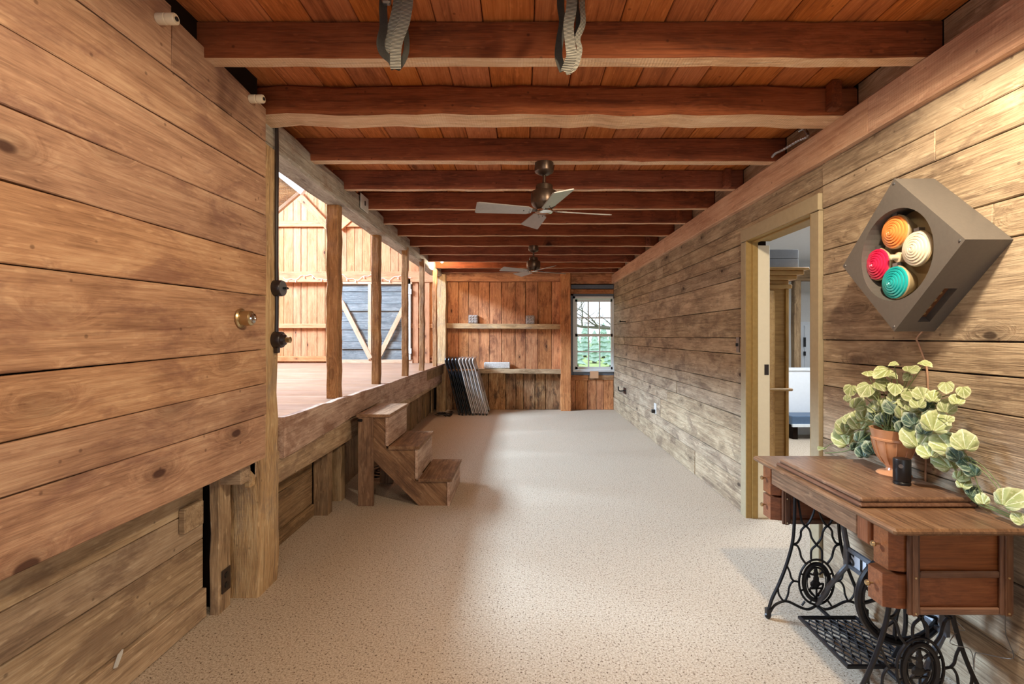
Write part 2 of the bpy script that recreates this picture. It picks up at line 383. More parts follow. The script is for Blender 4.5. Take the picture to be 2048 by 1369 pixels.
M['chairblk'] = plain('chair_black_enamel', S(30, 32, 38), 0.28, 0.2)
M['chairgry'] = plain('chair_grey_enamel', S(196, 188, 182), 0.35, 0.15)
M['chairpad'] = plain('chair_panel_enamel', S(140, 128, 124), 0.4, 0.1)
M['platewht'] = plain('white_plate', S(204, 202, 196), 0.5, noise=0.03)
M['greybox'] = plain('grey_storage_box', S(150, 154, 162), 0.7, noise=0.04)
M['bluebench'] = plain('blue_bench_paint', S(74, 96, 122), 0.45, noise=0.05)
M['soil'] = plain('dark_soil', S(40, 28, 20), 0.95, noise=0.3)
M['stem'] = plain('green_stem', S(112, 128, 78), 0.6, noise=0.1)
M['bark'] = plain('tree_bark', S(108, 104, 92), 0.9, noise=0.3)
M['conifer'] = plain('hazed_conifer_needles', S(170, 196, 182), 0.8, noise=0.25, nscale=3)  # needle green paled so the colour carries the haze
M['grass'] = plain('lawn_grass', S(170, 190, 120), 0.9, noise=0.25, nscale=2)
M['lightwire'] = plain('string_light_wire', S(232, 222, 208), 0.5)
M['bulbglass'] = plain('frosted_bulb', S(245, 242, 235), 0.2)
def lens_mat(name, c, rough=0.12):
    N = NT(name); b = N.b; b.inputs['Base Color'].default_value = c + (1,); b.inputs['Roughness'].default_value = rough
    b.inputs['Coat Weight'].default_value = 0.6; b.inputs['Coat Roughness'].default_value = 0.05
    tc = N.n('ShaderNodeTexCoord'); f = N.noise(tc.outputs['Object'], 12, 2)
    N.l(N.ramp(f, [(0.3, tuple(x * 0.92 for x in c)), (0.7, c)]), b.inputs['Base Color']); return N.m
M['l_orange'] = lens_mat('orange_lens', S(246, 158, 84)); M['l_white'] = lens_mat('white_lens', S(250, 242, 222))
M['l_red'] = lens_mat('red_lens', S(226, 42, 92)); M['l_cyan'] = lens_mat('teal_lens', S(38, 186, 190))
def glass_mat():
    N = NT('window_glass'); g = N.n('ShaderNodeBsdfGlossy'); g.inputs['Roughness'].default_value = 0.03
    t = N.n('ShaderNodeBsdfTransparent'); fr = N.n('ShaderNodeFresnel'); fr.inputs[0].default_value = 1.3; mx = N.n('ShaderNodeMixShader')
    N.l(fr.outputs[0], mx.inputs[0]); N.l(t.outputs[0], mx.inputs[1]); N.l(g.outputs[0], mx.inputs[2]); N.l(mx.outputs[0], N.out.inputs[0]); return N.m
M['glass'] = glass_mat()
def carpet_mat():
    N = NT('speckled_carpet'); N.b.inputs['Roughness'].default_value = 0.95; N.b.inputs['Specular IOR Level'].default_value = 0.1
    tc = N.n('ShaderNodeTexCoord'); v = tc.outputs['Object']
    n1 = N.noise(v, 120, 3, 0.8); n2 = N.noise(v, 105, 2, 0.5); n3 = N.noise(v, 1.3, 3)
    c = N.ramp(n1, [(0.30, S(134, 114, 94)), (0.46, S(184, 168, 148)), (0.62, S(208, 194, 176)), (0.80, S(232, 222, 208))])
    c = N.mix(N.math('MULTIPLY', N.smooth(n2, 0.40, 0.33), 0.9), c, S(86, 64, 48))
    c = N.mix(N.math('MULTIPLY', N.smooth(n3, 0.5, 0.75), 0.10), c, S(176, 154, 126))
    N.l(c, N.b.inputs['Base Color']); N.bump(n1, 0.18, 0.004); return N.m
M['carpet'] = carpet_mat()
def webbing_mat():
    N = NT('woven_strap'); N.b.inputs['Roughness'].default_value = 0.7
    tc = N.n('ShaderNodeTexCoord'); wv = N.n('ShaderNodeTexWave', wave_type='BANDS', bands_direction='Z'); N.l(tc.outputs['Object'], wv.inputs['Vector'])
    wv.inputs['Scale'].default_value = 62; wv.inputs['Distortion'].default_value = 0.8
    c = N.ramp(wv.outputs[1], [(0.2, S(40, 38, 34)), (0.55, S(128, 124, 112)), (0.9, S(190, 184, 168))])
    N.l(c, N.b.inputs['Base Color']); N.bump(wv.outputs[1], 0.5, 0.004); return N.m
M['strap'] = webbing_mat()
M['strapd'] = plain('dark_strap_underside', S(58, 56, 50), 0.6, noise=0.2, nscale=120)
def leaf_mat(name, vein, flesh, edge):
    N = NT(name); N.b.inputs['Roughness'].default_value = 0.5; N.b.inputs['Subsurface Weight'].default_value = 0.0
    tc = N.n('ShaderNodeTexCoord'); sx = N.n('ShaderNodeSeparateXYZ'); N.l(tc.outputs['Object'], sx.inputs[0])
    y = N.math('ADD', sx.outputs[1], 0.8)
    a = N.math('ARCTAN2', sx.outputs[0], y)
    wob = N.noise(tc.outputs['Object'], 3.0, 2)
    a2 = N.math('ADD', a, N.math('MULTIPLY', N.math('SUBTRACT', wob, 0.5), 0.12))
    s1 = N.math('ABSOLUTE', N.math('SINE', N.math('MULTIPLY', a2, 6.0)))
    v1 = N.math('MAXIMUM', N.smooth(s1, 0.26, 0.06), N.math('MULTIPLY', N.smooth(N.noise(tc.outputs['Object'], 5.0, 3), 0.55, 0.70), 0.45))
    oi = N.n('ShaderNodeObjectInfo')
    c = N.mix(v1, flesh, vein)
    rr = N.math('POWER', N.math('ADD', N.math('POWER', sx.outputs[0], 2.0), N.math('POWER', sx.outputs[1], 2.0)), 0.5)
    c = N.mix(N.math('MULTIPLY', N.smooth(rr, 0.72, 1.0), 0.6), c, edge)
    hs = N.n('ShaderNodeHueSaturation'); N.l(c, hs.inputs['Color']); N.l(N.math('ADD', 0.8, N.math('MULTIPLY', oi.outputs['Random'], 0.4)), hs.inputs['Value'])
    N.l(hs.outputs[0], N.b.inputs['Base Color']); N.bump(s1, 0.22, 0.03); return N.m
M['leaf'] = leaf_mat('variegated_leaf', S(238, 240, 208), S(160, 174, 116), S(222, 228, 186))
M['leafd'] = leaf_mat('dark_green_leaf', S(150, 172, 142), S(56, 84, 70), S(196, 210, 186))

# ------------------------------------------------------------------ floor
XR, YB, XL = 1.715, 8.92, -1.32
fl = MB().box((-2.3, -1.6, -0.12), (6.0, 9.0, 0.0)).build('floor', M['carpet'])
tag(fl, 'beige speckled carpet floor running through the room', 'floor', kind='structure')
# ------------------------------------------------------------------ ceiling: planks, joists
ce = MB().box((-1.9, -1.6, 2.735), (1.95, 9.0, 2.80)).build('ceiling', M['ceil'])
tag(ce, 'ceiling of reddish stained planks over dark exposed joists', 'ceiling', kind='structure')
x = -1.62
while x < 1.84:
    wd = R.uniform(0.155, 0.215); zz = 2.69 + R.uniform(0, 0.006)
    rect_board('plank', ce, M['ceil'], 'Y', (x + 0.002, -1.6, zz), (min(x + wd, 1.86) - 0.002, 8.98, zz + 0.028), '-Z', ch=0.004)
    x += wd
JY = [0.10, 0.74, 1.36, 1.971, 2.471, 3.14, 3.748, 4.305, 4.876, 5.455, 6.088, 6.74, 7.396, 8.07, 8.66]
for i, y in enumerate(JY):
    th = 0.074 if y < 3.2 else 0.056
    if abs(y - 2.471) < 0.01:
        timber('joist', ce, [M['joist'], M['joistraw']], (-1.50, y + 0.09, 2.617), (1.74, y + 0.09, 2.612), (0, 0, 1), 0.150, 0.18, seg=24, jit=0.006, ch=0.016)
        continue
    timber('joist', ce, [M['joist'], M['joistraw']], (-1.50, y + th / 2, 2.615 + R.uniform(-0.004, 0.004)), (1.74, y + th / 2, 2.615 + R.uniform(-0.004, 0.004)), (0, 0, 1), 0.150, th, seg=24, jit=0.0025, ch=0.004)
for i in range(len(JY) - 1):
    y0 = JY[i] + 0.08 + (0.11 if abs(JY[i] - 2.471) < 0.01 else 0); y1 = JY[i + 1] - 0.005
    rect_board('block', ce, M['right'], 'Y', (1.742, y0, 2.545), (1.775, y1, 2.69), '-X')
    rect_board('block', ce, M['joist'], 'Y', (-1.56, y0, 2.62), (-1.50, y1, 2.69), '+X')
    if i % 2 == 1 and JY[i] > 1.5:
        timber('block', ce, M['joist'], (1.60, y1 - 0.05, 2.615), (1.60, y1 + 0.0, 2.615), (0, 0, 1), 0.14, 0.05, seg=1, jit=0.0)
# ------------------------------------------------------------------ right wall
wr = MB()
for (lo, hi) in (((XR + 0.03, -1.6, 0), (XR + 0.14, 2.78, 2.74)), ((XR + 0.03, 3.622, 0), (XR + 0.14, 9.0, 2.74)), ((XR + 0.03, 2.78, 2.122), (XR + 0.14, 3.622, 2.74))): wr.box(lo, hi)
wr = wr.build('wall_right', M['darkgap']); tag(wr, 'right wall of wide weathered horizontal boards with a doorway', 'wall', kind='structure')
def courses_right(zs, ya, yb, minl, maxl):
    for i in range(len(zs) - 1):
        z0, z1 = zs[i], zs[i + 1]; y = ya
        while y < yb - 0.01:
            l = R.uniform(minl, maxl); ye = yb if (yb - y - l) < 0.7 else y + l
            dz0 = R.uniform(-0.002, 0.002); pr = R.uniform(-0.004, 0.003); g = 0.0025
            slab('board', wr, M['right'], (XR + pr, ye - 0.0015, z0 + g), (XR + pr, y + 0.0015, z0 + g), (XR + pr, y + 0.0015, z1 - g), (XR + pr, ye - 0.0015, z1 - g), (-1, 0, 0), t=0.022, ch=0.003, seg=6, jit=0.0015)
            y = ye
courses_right([0.0, 0.24, 0.371, 0.607, 0.745, 0.879, 1.007, 1.237, 1.367, 1.60, 1.84, 1.972, 2.10], 3.685, 8.95, 1.0, 3.4)
courses_right([2.10, 2.238, 2.372], 2.713, 8.95, 1.6, 3.6)
courses_right([0.0, 0.27, 0.52, 0.80, 1.10, 1.236, 1.360, 1.728, 1.866, 2.107, 2.238, 2.372], -1.6, 2.713, 1.1, 2.6)
for y0, y1 in ((-1.6, 2.3), (2.3, 5.6), (5.6, 8.95)):
    timber('beam', wr, M['rbeam'], (1.700, y0, 2.452), (1.700, y1, 2.452), (0, 0, 1), 0.175, 0.055, seg=14, jit=0.002)
wf = MB()
for (lo, hi) in (((-1.62, -1.75, 0), (-0.9, -1.605, 2.74)), ((0.95, -1.75, 0), (1.90, -1.605, 2.74)), ((-0.9, -1.75, 2.25), (0.95, -1.605, 2.74))): wf.box(lo, hi)
tag(wf.build('wall_front_baffle', M['left']), 'unseen boarded wall added behind the viewer, its opening limiting the daylight', 'wall', kind='structure')  # unseen wall added to cut the sky fill from behind the camera
# ------------------------------------------------------------------ doorway in the right wall
d1 = MB()
Yn, Yf, ZD = 2.80, 3.60, 2.10
d1.box((XR - 0.02, Yf, 0), (XR + 0.070, Yf + 0.02, ZD)); d1.box((XR - 0.02, Yn - 0.02, 0), (XR + 0.07, Yn, ZD)); d1.box((XR - 0.02, Yn, ZD - 0.0), (XR + 0.16, Yf, ZD + 0.02))
d1 = d1.build('door_1', M['olive2']); tag(d1, 'open doorway with olive tan casing in the right wall', 'door', kind='structure')
rect_board('casing', d1, M['olive'], 'Z', (XR - 0.022, Yf + 0.004, 0), (XR + 0.02, Yf + 0.085, ZD), '-X')
rect_board('casing', d1, M['olive'], 'Z', (XR - 0.022, Yn - 0.085, 0), (XR + 0.02, Yn - 0.004, ZD), '-X')
rect_board('casing', d1, M['olive'], 'Y', (XR - 0.026, Yn - 0.085, ZD + 0.004), (XR + 0.02, Yf + 0.085, ZD + 0.098), '-X')
rect_board('door_stop', d1, M['olive2'], 'Z', (XR + 0.022, Yf - 0.012, 0), (XR + 0.065, Yf, ZD), '-Y')
rect_board('door_stop', d1, M['olive2'], 'Z', (XR + 0.022, Yn, 0), (XR + 0.065, Yn + 0.012, ZD), '+Y')
rect_board('door_stop', d1, M['olive2'], 'Y', (XR + 0.022, Yn, ZD - 0.012), (XR + 0.065, Yf, ZD), '-Z')
rect_board('jamb', d1, M['cream'], 'Z', (XR + 0.068, Yf, 0), (XR + 0.160, Yf + 0.02, ZD - 0.03), '-Y')
rect_board('jamb', d1, M['cream'], 'Z', (XR + 0.068, Yn - 0.02, 0), (XR + 0.160, Yn, ZD), '+Y')
sp = at(1528, 740, Y=Yf)
MB().box((XR + 0.118, Yf - 0.004, sp.z - 0.04), (XR + 0.15, Yf + 0.001, sp.z + 0.04)).box((XR + 0.128, Yf - 0.006, sp.z - 0.02), (XR + 0.142, Yf - 0.003, sp.z + 0.02)).build('strike_plate', M['bakelite'], d1, world=True)
# ------------------------------------------------------------------ side room seen through the doorway
ws = MB().box((1.86, 8.2, 0), (6.0, 8.3, 2.6)).box((5.9, 1.4, 0), (6.0, 8.2, 2.6)).box((1.86, 1.4, 0), (6.0, 1.5, 2.6)).build('wall_side_room', M['plaster'])
tag(ws, 'white plaster walls of the side room beyond the doorway', 'wall', kind='structure')
cs = MB().box((1.86, 1.4, 2.55), (6.0, 8.3, 2.62)).build('ceiling_side_room', M['white']); tag(cs, 'white ceiling of the side room beyond the doorway', 'ceiling', kind='structure')
hw = MB().box((2.6, 6.66, 0), (5.9, 6.76, 0.90)).box((2.58, 6.64, 0.90), (5.9, 6.78, 0.935)).build('wall_half', M['white']); tag(hw, 'low white half wall behind the blue bench', 'wall', kind='structure')
tb = empty('trim_1'); tag(tb, 'dark brown timber post and beam in the side room', 'trim', kind='structure')
pa = at(1592, 640, Y=7.2)
timber('post', tb, M['under'], (pa.x, 7.2, 0), (pa.x, 7.2, 2.28), (0, -1, 0), 0.10, 0.10, seg=6)
timber('beam', tb, M['under'], (pa.x - 0.10, 7.2, 2.30), (5.9, 7.2, 2.30), (0, 0, 1), 0.17, 0.12, seg=6)
dr = empty('door_3', (0, 0, 0)); tag(dr, 'white panelled door at the back of the side room', 'door', kind='structure')
dx = at(1597, 700, Y=8.18).x
MB().box((dx, 8.14, 0), (dx + 0.95, 8.2, 1.63)).build('door_casing', M['white'], dr)
rect_board('door_leaf', dr, M['white'], 'Z', (dx + 0.07, 8.115, 0.01), (dx + 0.88, 8.15, 1.56), '-Y')
for zz in ((0.2, 0.7), (0.8, 1.13), (1.2, 1.48)):
    for xx in (0.15, 0.52): MB().box((dx + xx, 8.105, zz[0]), (dx + xx + 0.28, 8.12, zz[1]), bev=0.005).build('door_panel', M['white'], dr)
MB().box((dx + 0.05, 8.10, 1.20), (dx + 0.08, 8.12, 1.36)).box((dx + 0.05, 8.10, 1.05), (dx + 0.08, 8.12, 1.12)).build('hinge', M['iron'], dr)
# tall wooden cabinet with crown
cx1 = at(1578, 600, Y=4.4).x
cb = thing('wooden_cabinet', (2.15, 4.6, 0), 'tall honey brown wooden cabinet with crown moulding beyond the doorway', 'cabinet')
MB().box((1.90, 4.42, 0), (cx1 - 0.03, 4.80, 1.82)).build('body', M['cabinet'], cb, world=True)
MB().lathe([(0.20, 0), (0.20, 1.80)], (2.20, 4.55, 0), res=32).build('column', M['cabinet'], cb, smooth=True, world=True)
rect_board('corner_post', cb, M['cabinet'], 'Z', (cx1 - 0.03, 4.40, 0), (cx1, 4.80, 1.82), '-Y')
MB().box((1.89, 4.36, 0.875), (cx1 + 0.02, 4.80, 0.90), bev=0.008).build('moulding', M['cabinet'], cb, world=True)
cr = MB()
for k, (z0, z1, e) in enumerate(((1.82, 1.86, 0.02), (1.86, 1.90, 0.0), (1.90, 1.94, 0.05), (1.94, 1.98, 0.09), (1.98, 2.005, 0.12))): cr.box((1.88 - 0, 4.40 - e, z0), (cx1 + e, 4.80, z1), bev=0.006)
cr.build('crown', M['cabinet'], cb, world=True)
for k in range(2):
    b = MB().box((1.90, 4.34, 2.006 + k * 0.085), (at(1597, 520, Y=4.34).x, 4.74, 2.088 + k * 0.085), bev=0.004).build('storage_box', M['greybox'])
    tag(b, ('lower' if k == 0 else 'upper') + ' of the two flat grey boxes stacked on the wooden cabinet', 'box', 'grey boxes on the cabinet')
bx0 = at(1575, 850, Y=6.4).x
be = thing('low_bench', (bx0 + 0.5, 6.45, 0), 'low blue painted bench against the white half wall', 'bench')
MB().box((bx0, 6.30, 0.20), (5.6, 6.62, 0.32), bev=0.01).build('seat', M['bluebench'], be, world=True)
MB().box((bx0, 6.27, 0.18), (5.6, 6.30, 0.215)).build('edge_strip', M['winwhite'], be, world=True)
for xx in (bx0 + 0.05, 4.2, 5.5): MB().box((xx, 6.35, 0), (xx + 0.06, 6.6, 0.20)).build('leg', M['darkgap'], be, world=True)
# ------------------------------------------------------------------ left wall: cladding, lower boards, post
wl = MB().box((-1.90, -1.6, 0.76), (-1.352, 2.42, 2.735)).box((-1.90, -1.6, 0), (-1.60, 2.34, 0.76)).box((-2.0, 2.42, 0), (-1.56, 2.50, 2.735)).build('wall_left', M['darkgap'])
tag(wl, 'left wall of wide brown horizontal boards above set back lower boards', 'wall', kind='structure')
zl = [(0.755, 0.752), (0.968, 0.976), (1.107, 1.138), (1.281, 1.3135), (1.566, 1.587), (1.777, 1.792), (1.9686, 2.0016), (2.1725, 2.196), (2.378, 2.383), (2.62, 2.553)]
ya, yb = 1.2, 2.449
def zat(p, y): return p[0] + (p[1] - p[0]) * (y - ya) / (yb - ya)
for i in range(len(zl) - 1):
    cuts = [-1.6, yb]
    if i == 8: cuts = [-1.6, 1.79, yb]
    elif i % 3 == 1: cuts = [-1.6, -0.5 + 0.3 * i / 3, yb]
    for a, b in zip(cuts[:-1], cuts[1:]):
        pr = R.uniform(-0.003, 0.002); g = 0.002
        z00, z01, z10, z11 = zat(zl[i], a) + g, zat(zl[i], b) + g, zat(zl[i + 1], a) - g, zat(zl[i + 1], b) - g
        if i == 8: z10, z11 = (2.66, 2.625) if b < 2 else (2.593, 2.553)
        slab('board', wl, M['left'], (XL + pr, a + 0.001, z00), (XL + pr, b - 0.001 + R.uniform(-0.004, 0.004), z01), (XL + pr, b - 0.001, z11), (XL + pr, a + 0.001, z10), (1, 0, 0), t=0.027, ch=0.003, seg=10, jit=0.0018)
XW = -1.57
zq = [0.0, 0.145, 0.387, 0.547, 0.80]
for i in range(4):
    pr = [0.018, 0, 0.0, 0.0][i]
    slab('board', wl, M['leftlow'], (XW + pr, -1.6, zq[i] + 0.002), (XW + pr, 2.335, zq[i] + 0.002), (XW + pr, 2.335, zq[i + 1] - 0.002), (XW + pr, -1.6, zq[i + 1] - 0.002), (1, 0, 0), t=0.026, seg=12, jit=0.003)
pb = at(375, 1036, X=XW)
MB().box((XW, pb.y - 0.06, pb.z - 0.055), (XW + 0.03, pb.y + 0.07, pb.z + 0.06), bev=0.004).build('block', M['leftlow'], wl, world=True)
timber('stud', wl, M['leftlow'], (-1.525, 2.40, 0), (-1.525, 2.40, 0.80), (0, -1, 0), 0.10, 0.05, seg=6)
timber('post', wl, M['postl'], (-1.475, 2.61, 0), (-1.475, 2.61, 2.425), (0, -1, 0), 0.20, 0.17, seg=16, jit=0.007, ch=0.01)
rect_board('block', wl, M['leftlow'], 'X', (-1.60, 2.36, 0.64), (-1.40, 2.50, 0.76), '-Y')
MB().box((-1.43, 2.44, 0.60), (-1.40, 2.49, 0.79), bev=0.004).build('peg', M['postl'], wl, world=True)
# ------------------------------------------------------------------ platform (raised hall floor), fascia, posts, header beam
ZP = 0.88
fp = MB().box((-6.5, 2.6, 0.70), (-1.45, 8.95, 0.852)).box((-6.5, -1.6, 0.70), (-2.02, 2.6, 0.852)).build('floor_platform', M['under'])
tag(fp, 'raised pale plank floor of the adjoining hall with brown fascia', 'floor', kind='structure')
y = 2.52
while y < 8.9:
    wd = R.uniform(0.10, 0.16)
    rect_board('plank', fp, M['hallfloor'], 'X', (-6.4, y + 0.0008, ZP - 0.028), (-1.425, min(y + wd, 8.92) - 0.0008, ZP), '+Z', ch=0.0012)
    y += wd
rect_board('plank', fp, M['hallfloor'], 'X', (-6.4, -1.6, ZP - 0.028), (-2.02, 2.518, ZP), '+Z')
def XF(y): return -1.372 - (y - 2.74) * 0.0175
fy = [2.74, 4.72, 8.90]
for a, b in zip(fy[:-1], fy[1:]):
    ta, tb_ = 0.912 - (a - 2.74) * 0.013, 0.912 - (b - 2.74) * 0.013
    ba, bb = (0.675, 0.74) if a < 3 else (0.62, 0.53)
    slab('fascia', fp, M['fascia'], (XF(a), a + 0.002, ba), (XF(b), b - 0.002, bb), (XF(b), b - 0.002, tb_), (XF(a), a + 0.002, ta), (1, 0, 0), t=0.045, ch=0.005, seg=14, jit=0.005)
slab('sill_beam', fp, M['leftlow'], (XF(2.72) - 0.032, 2.72, 0.53), (XF(8.9) - 0.032, 8.9, 0.49), (XF(8.9) - 0.032, 8.9, 0.63), (XF(2.72) - 0.032, 2.72, 0.72), (1, 0, 0), t=0.12, ch=0.008, seg=20, jit=0.004)
for (z0, z1) in ((0.0, 0.09), (0.09, 0.34), (0.34, 0.56)):
    slab('skirting_board', fp, M['under'], (-1.62 + (0.02 if z0 == 0 else 0), 2.70, z0 + 0.001), (-1.62 + (0.02 if z0 == 0 else 0), 3.66, z0 + 0.001), (-1.62 + (0.02 if z0 == 0 else 0), 3.66, z1 - 0.002), (-1.62 + (0.02 if z0 == 0 else 0), 2.70, z1 - 0.002), (1, 0, 0), seg=4, jit=0.002)
timber('leg_post', fp, M['under'], (-1.555, 3.70, 0), (-1.555, 3.70, 0.60), (0, -1, 0), 0.09, 0.11, seg=5)
timber('leg_post', fp, M['under'], (-1.57, 4.02, 0), (-1.57, 4.02, 0.60), (0, -1, 0), 0.10, 0.11, seg=5)
y = 4.15
while y < 8.7:
    wd = R.uniform(0.14, 0.24); dx_ = R.uniform(-0.02, 0.03)
    rect_board('skirting_board', fp, M['under'], 'Z', (-1.68 + dx_, y + 0.003, 0.0), (-1.655 + dx_, y + wd - 0.003, 0.56), '+X')
    y += wd
timber('leg_post', fp, M['under'], (-1.56, 5.15, 0), (-1.56, 5.15, 0.56), (0, -1, 0), 0.10, 0.14, seg=5)
MB().box((-1.76, 2.62, 0), (-1.70, 8.9, 0.72)).build('skirting_backing', M['darkgap'], fp)
wp = empty('wall_opening'); tag(wp, 'open row of rough brown posts under a grey hewn header beam', 'wall', kind='structure')
timber('header_beam', wp, M['beam'], (-1.475, 2.47, 2.515), (-1.575, 8.9, 2.565), (0, 0, 1), 0.175, 0.17, seg=26, jit=0.006, ch=0.014)
for (xa, xb, y, dp) in ((652, 676, 3.80, 0.09), (743, 758, 4.95, 0.09), (803, 814.5, 5.94, 0.08), (838, 847.5, 6.88, 0.08), (865, 873, 7.9, 0.08)):
    a = (xa - U0) / F * y; b = (xb - U0) / F * y
    timber('post', wp, M['post'], ((a + b) / 2, y + dp / 2, ZP - 0.01), ((a + b) / 2, y + dp / 2, 2.50), (0, -1, 0), dp, b - a, seg=14, jit=0.005, ch=0.006)
timber('post', wp, M['postl'], (at(883, 700, Y=8.75).x, 8.80, 0.0), (at(883, 700, Y=8.75).x, 8.80, 2.52), (0, -1, 0), 0.18, 0.165, seg=10, jit=0.006)
# ------------------------------------------------------------------ back wall
wx0, wx1, wz0, wz1 = 0.945, 1.715, 0.715, 2.125
wb = MB().box((-1.75, YB + 0.03, 0), (wx0, YB + 0.13, 2.74)).box((wx0, YB + 0.03, 0), (1.80, YB + 0.13, wz0)).box((wx0, YB + 0.03, wz1), (1.80, YB + 0.13, 2.74)).box((wx1, YB + 0.03, wz0), (1.80, YB + 0.13, wz1)).build('wall_back', M['darkgap'])
tag(wb, 'back wall of orange brown vertical boards with a sash window', 'wall', kind='structure')
def XB(px, y=YB): return (px - U0) / F * y
def ZB(py, y=YB): return H + (V0 - py) / F * y
js = [880, 895, 917, 937, 958, 979, 1003, 1030.5, 1051, 1076, 1103, 1124]
for a, b in zip(js[:-1], js[1:]):
    pr = R.uniform(-0.006, 0.004)
    rect_board('board', wb, M['back'], 'Z', (XB(a) + 0.004, YB + pr, ZB(742)), (XB(b) - 0.004, YB + 0.03, ZB(556)), '-Y', ch=0.004, seg=8, jit=0.003)
js = [880, 905, 930, 954, 977, 1011.6, 1032, 1047, 1070, 1091, 1124]
for a, b in zip(js[:-1], js[1:]):
    pr = R.uniform(-0.008, 0.004)
    rect_board('board', wb, M['backlow'], 'Z', (XB(a) + 0.005, YB + pr, 0), (XB(b) - 0.005, YB + 0.03, ZB(738)), '-Y', ch=0.005, seg=8, jit=0.004)
js = [1140, 1151, 1175, 1193, 1207, 1228]
for a, b in zip(js[:-1], js[1:]):
    rect_board('board', wb, M['back'], 'Z', (XB(a) + 0.004, YB + R.uniform(-0.005, 0.004), 0), (min(XB(b), 1.712) - 0.004, YB + 0.03, ZB(758)), '-Y', ch=0.004, seg=6, jit=0.002)
timber('girt', wb, M['back'], (-1.55, YB - 0.05, ZB(552.5)), (XB(1122), YB - 0.05, ZB(552.5)), (0, 0, 1), 0.22, 0.10, seg=12)
timber('girt', wb, M['postl'], (-1.50, YB - 0.05, ZB(652.5)), (XB(1122), YB - 0.05, ZB(654)), (0, 0, 1), 0.095, 0.10, seg=12, jit=0.003)
timber('girt', wb, M['leftlow'], (XB(950), YB - 0.07, ZB(741.5)), (XB(1122), YB - 0.07, ZB(743)), (0, 0, 1), 0.085, 0.15, seg=12, jit=0.004)
timber('post', wb, M['back'], (XB(1132, 8.75), 8.84, -0.02), (XB(1131, 8.75), 8.84, 2.56), (0, -1, 0), 0.19, 0.185, seg=12, jit=0.004)
for (a, b, m) in ((548, 568, 'back'), (570, 578, 'bluegrey'), (579, 588, 'back')):
    rect_board('board', wb, M[m], 'X', (XB(1142), YB - 0.01, ZB(b)), (1.712, YB + 0.03, ZB(a)), '-Y')
rect_board('board', wb, M['back'], 'X', (XB(1142), YB - 0.03, ZB(761)), (XB(1176), YB + 0.03, ZB(751)), '-Y')
rect_board('board', wb, M['backlow'], 'X', (XB(1176), YB - 0.02, ZB(760)), (1.712, YB + 0.03, ZB(751)), '-Y')
rect_board('board', wb, M['back'], 'X', (-1.5, YB - 0.02, 2.52), (1.712, YB + 0.03, 2.70), '-Y')
rect_board('board', wb, M['bluegrey'], 'Z', (0.895, YB - 0.012, ZB(751)), (wx0, YB + 0.03, wz1 + 0.02), '-Y')
rect_board('board', wb, M['bluegrey'], 'X', (0.95, YB - 0.012, ZB(751)), (1.712, YB + 0.03, wz0 - 0.002), '-Y')
rect_board('board', wb, M['bluegrey'], 'X', (0.95, YB - 0.012, wz1 + 0.002), (1.712, YB + 0.03, ZB(588) - 0.002), '-Y')
# window 1
W1 = MB()
y0 = YB + 0.005
W1.box((wx0, y0 - 0.03, wz0), (wx0 + 0.04, y0 + 0.12, wz1)); W1.box((wx1 - 0.02, y0 - 0.03, wz0), (wx1, y0 + 0.12, wz1)); W1.box((wx0, y0 - 0.03, wz1 - 0.04), (wx1, y0 + 0.12, wz1)); W1.box((wx0, y0 - 0.05, wz0), (wx1, y0 + 0.12, wz0 + 0.035))
W1 = W1.build('window_1', M['winwhite']); tag(W1, 'white sash window of twelve panes in the back wall', 'window', kind='structure')
sx0, sx1 = wx0 + 0.045, wx1 - 0.022
def sash(z0, z1, yy):
    s = empty('sash', (0, 0, 0), W1)
    f = MB().box((sx0, yy, z0), (sx0 + 0.045, yy + 0.035, z1)).box((sx1 - 0.03, yy, z0), (sx1, yy + 0.035, z1)).box((sx0, yy, z0), (sx1, yy + 0.035, z0 + 0.05)).box((sx0, yy, z1 - 0.05), (sx1, yy + 0.035, z1)).build('sash_frame', M['winwhite'], s)
    ix0, ix1 = sx0 + 0.045, sx1 - 0.03; iz0, iz1 = z0 + 0.05, z1 - 0.05
    for k in (1, 2):
        xx = ix0 + (ix1 - ix0) * k / 3; MB().box((xx - 0.011, yy + 0.004, iz0), (xx + 0.011, yy + 0.031, iz1)).build('muntin', M['winwhite'], s)
    zz = (iz0 + iz1) / 2; MB().box((ix0, yy + 0.003, zz - 0.011), (ix1, yy + 0.032, zz + 0.011)).build('muntin', M['winwhite'], s)
    for k in range(3):
        for q in range(2):
            xa = ix0 + (ix1 - ix0) * k / 3; xb = ix0 + (ix1 - ix0) * (k + 1) / 3; za, zb_ = (iz0, zz) if q == 0 else (zz, iz1)
            MB().box((xa, yy + 0.016, za), (xb, yy + 0.019, zb_)).build('pane', M['glass'], s)
zm = ZB(671)
sash(zm - 0.025, wz1 - 0.045, y0 + 0.045); sash(wz0 + 0.04, zm + 0.025, y0 + 0.005)
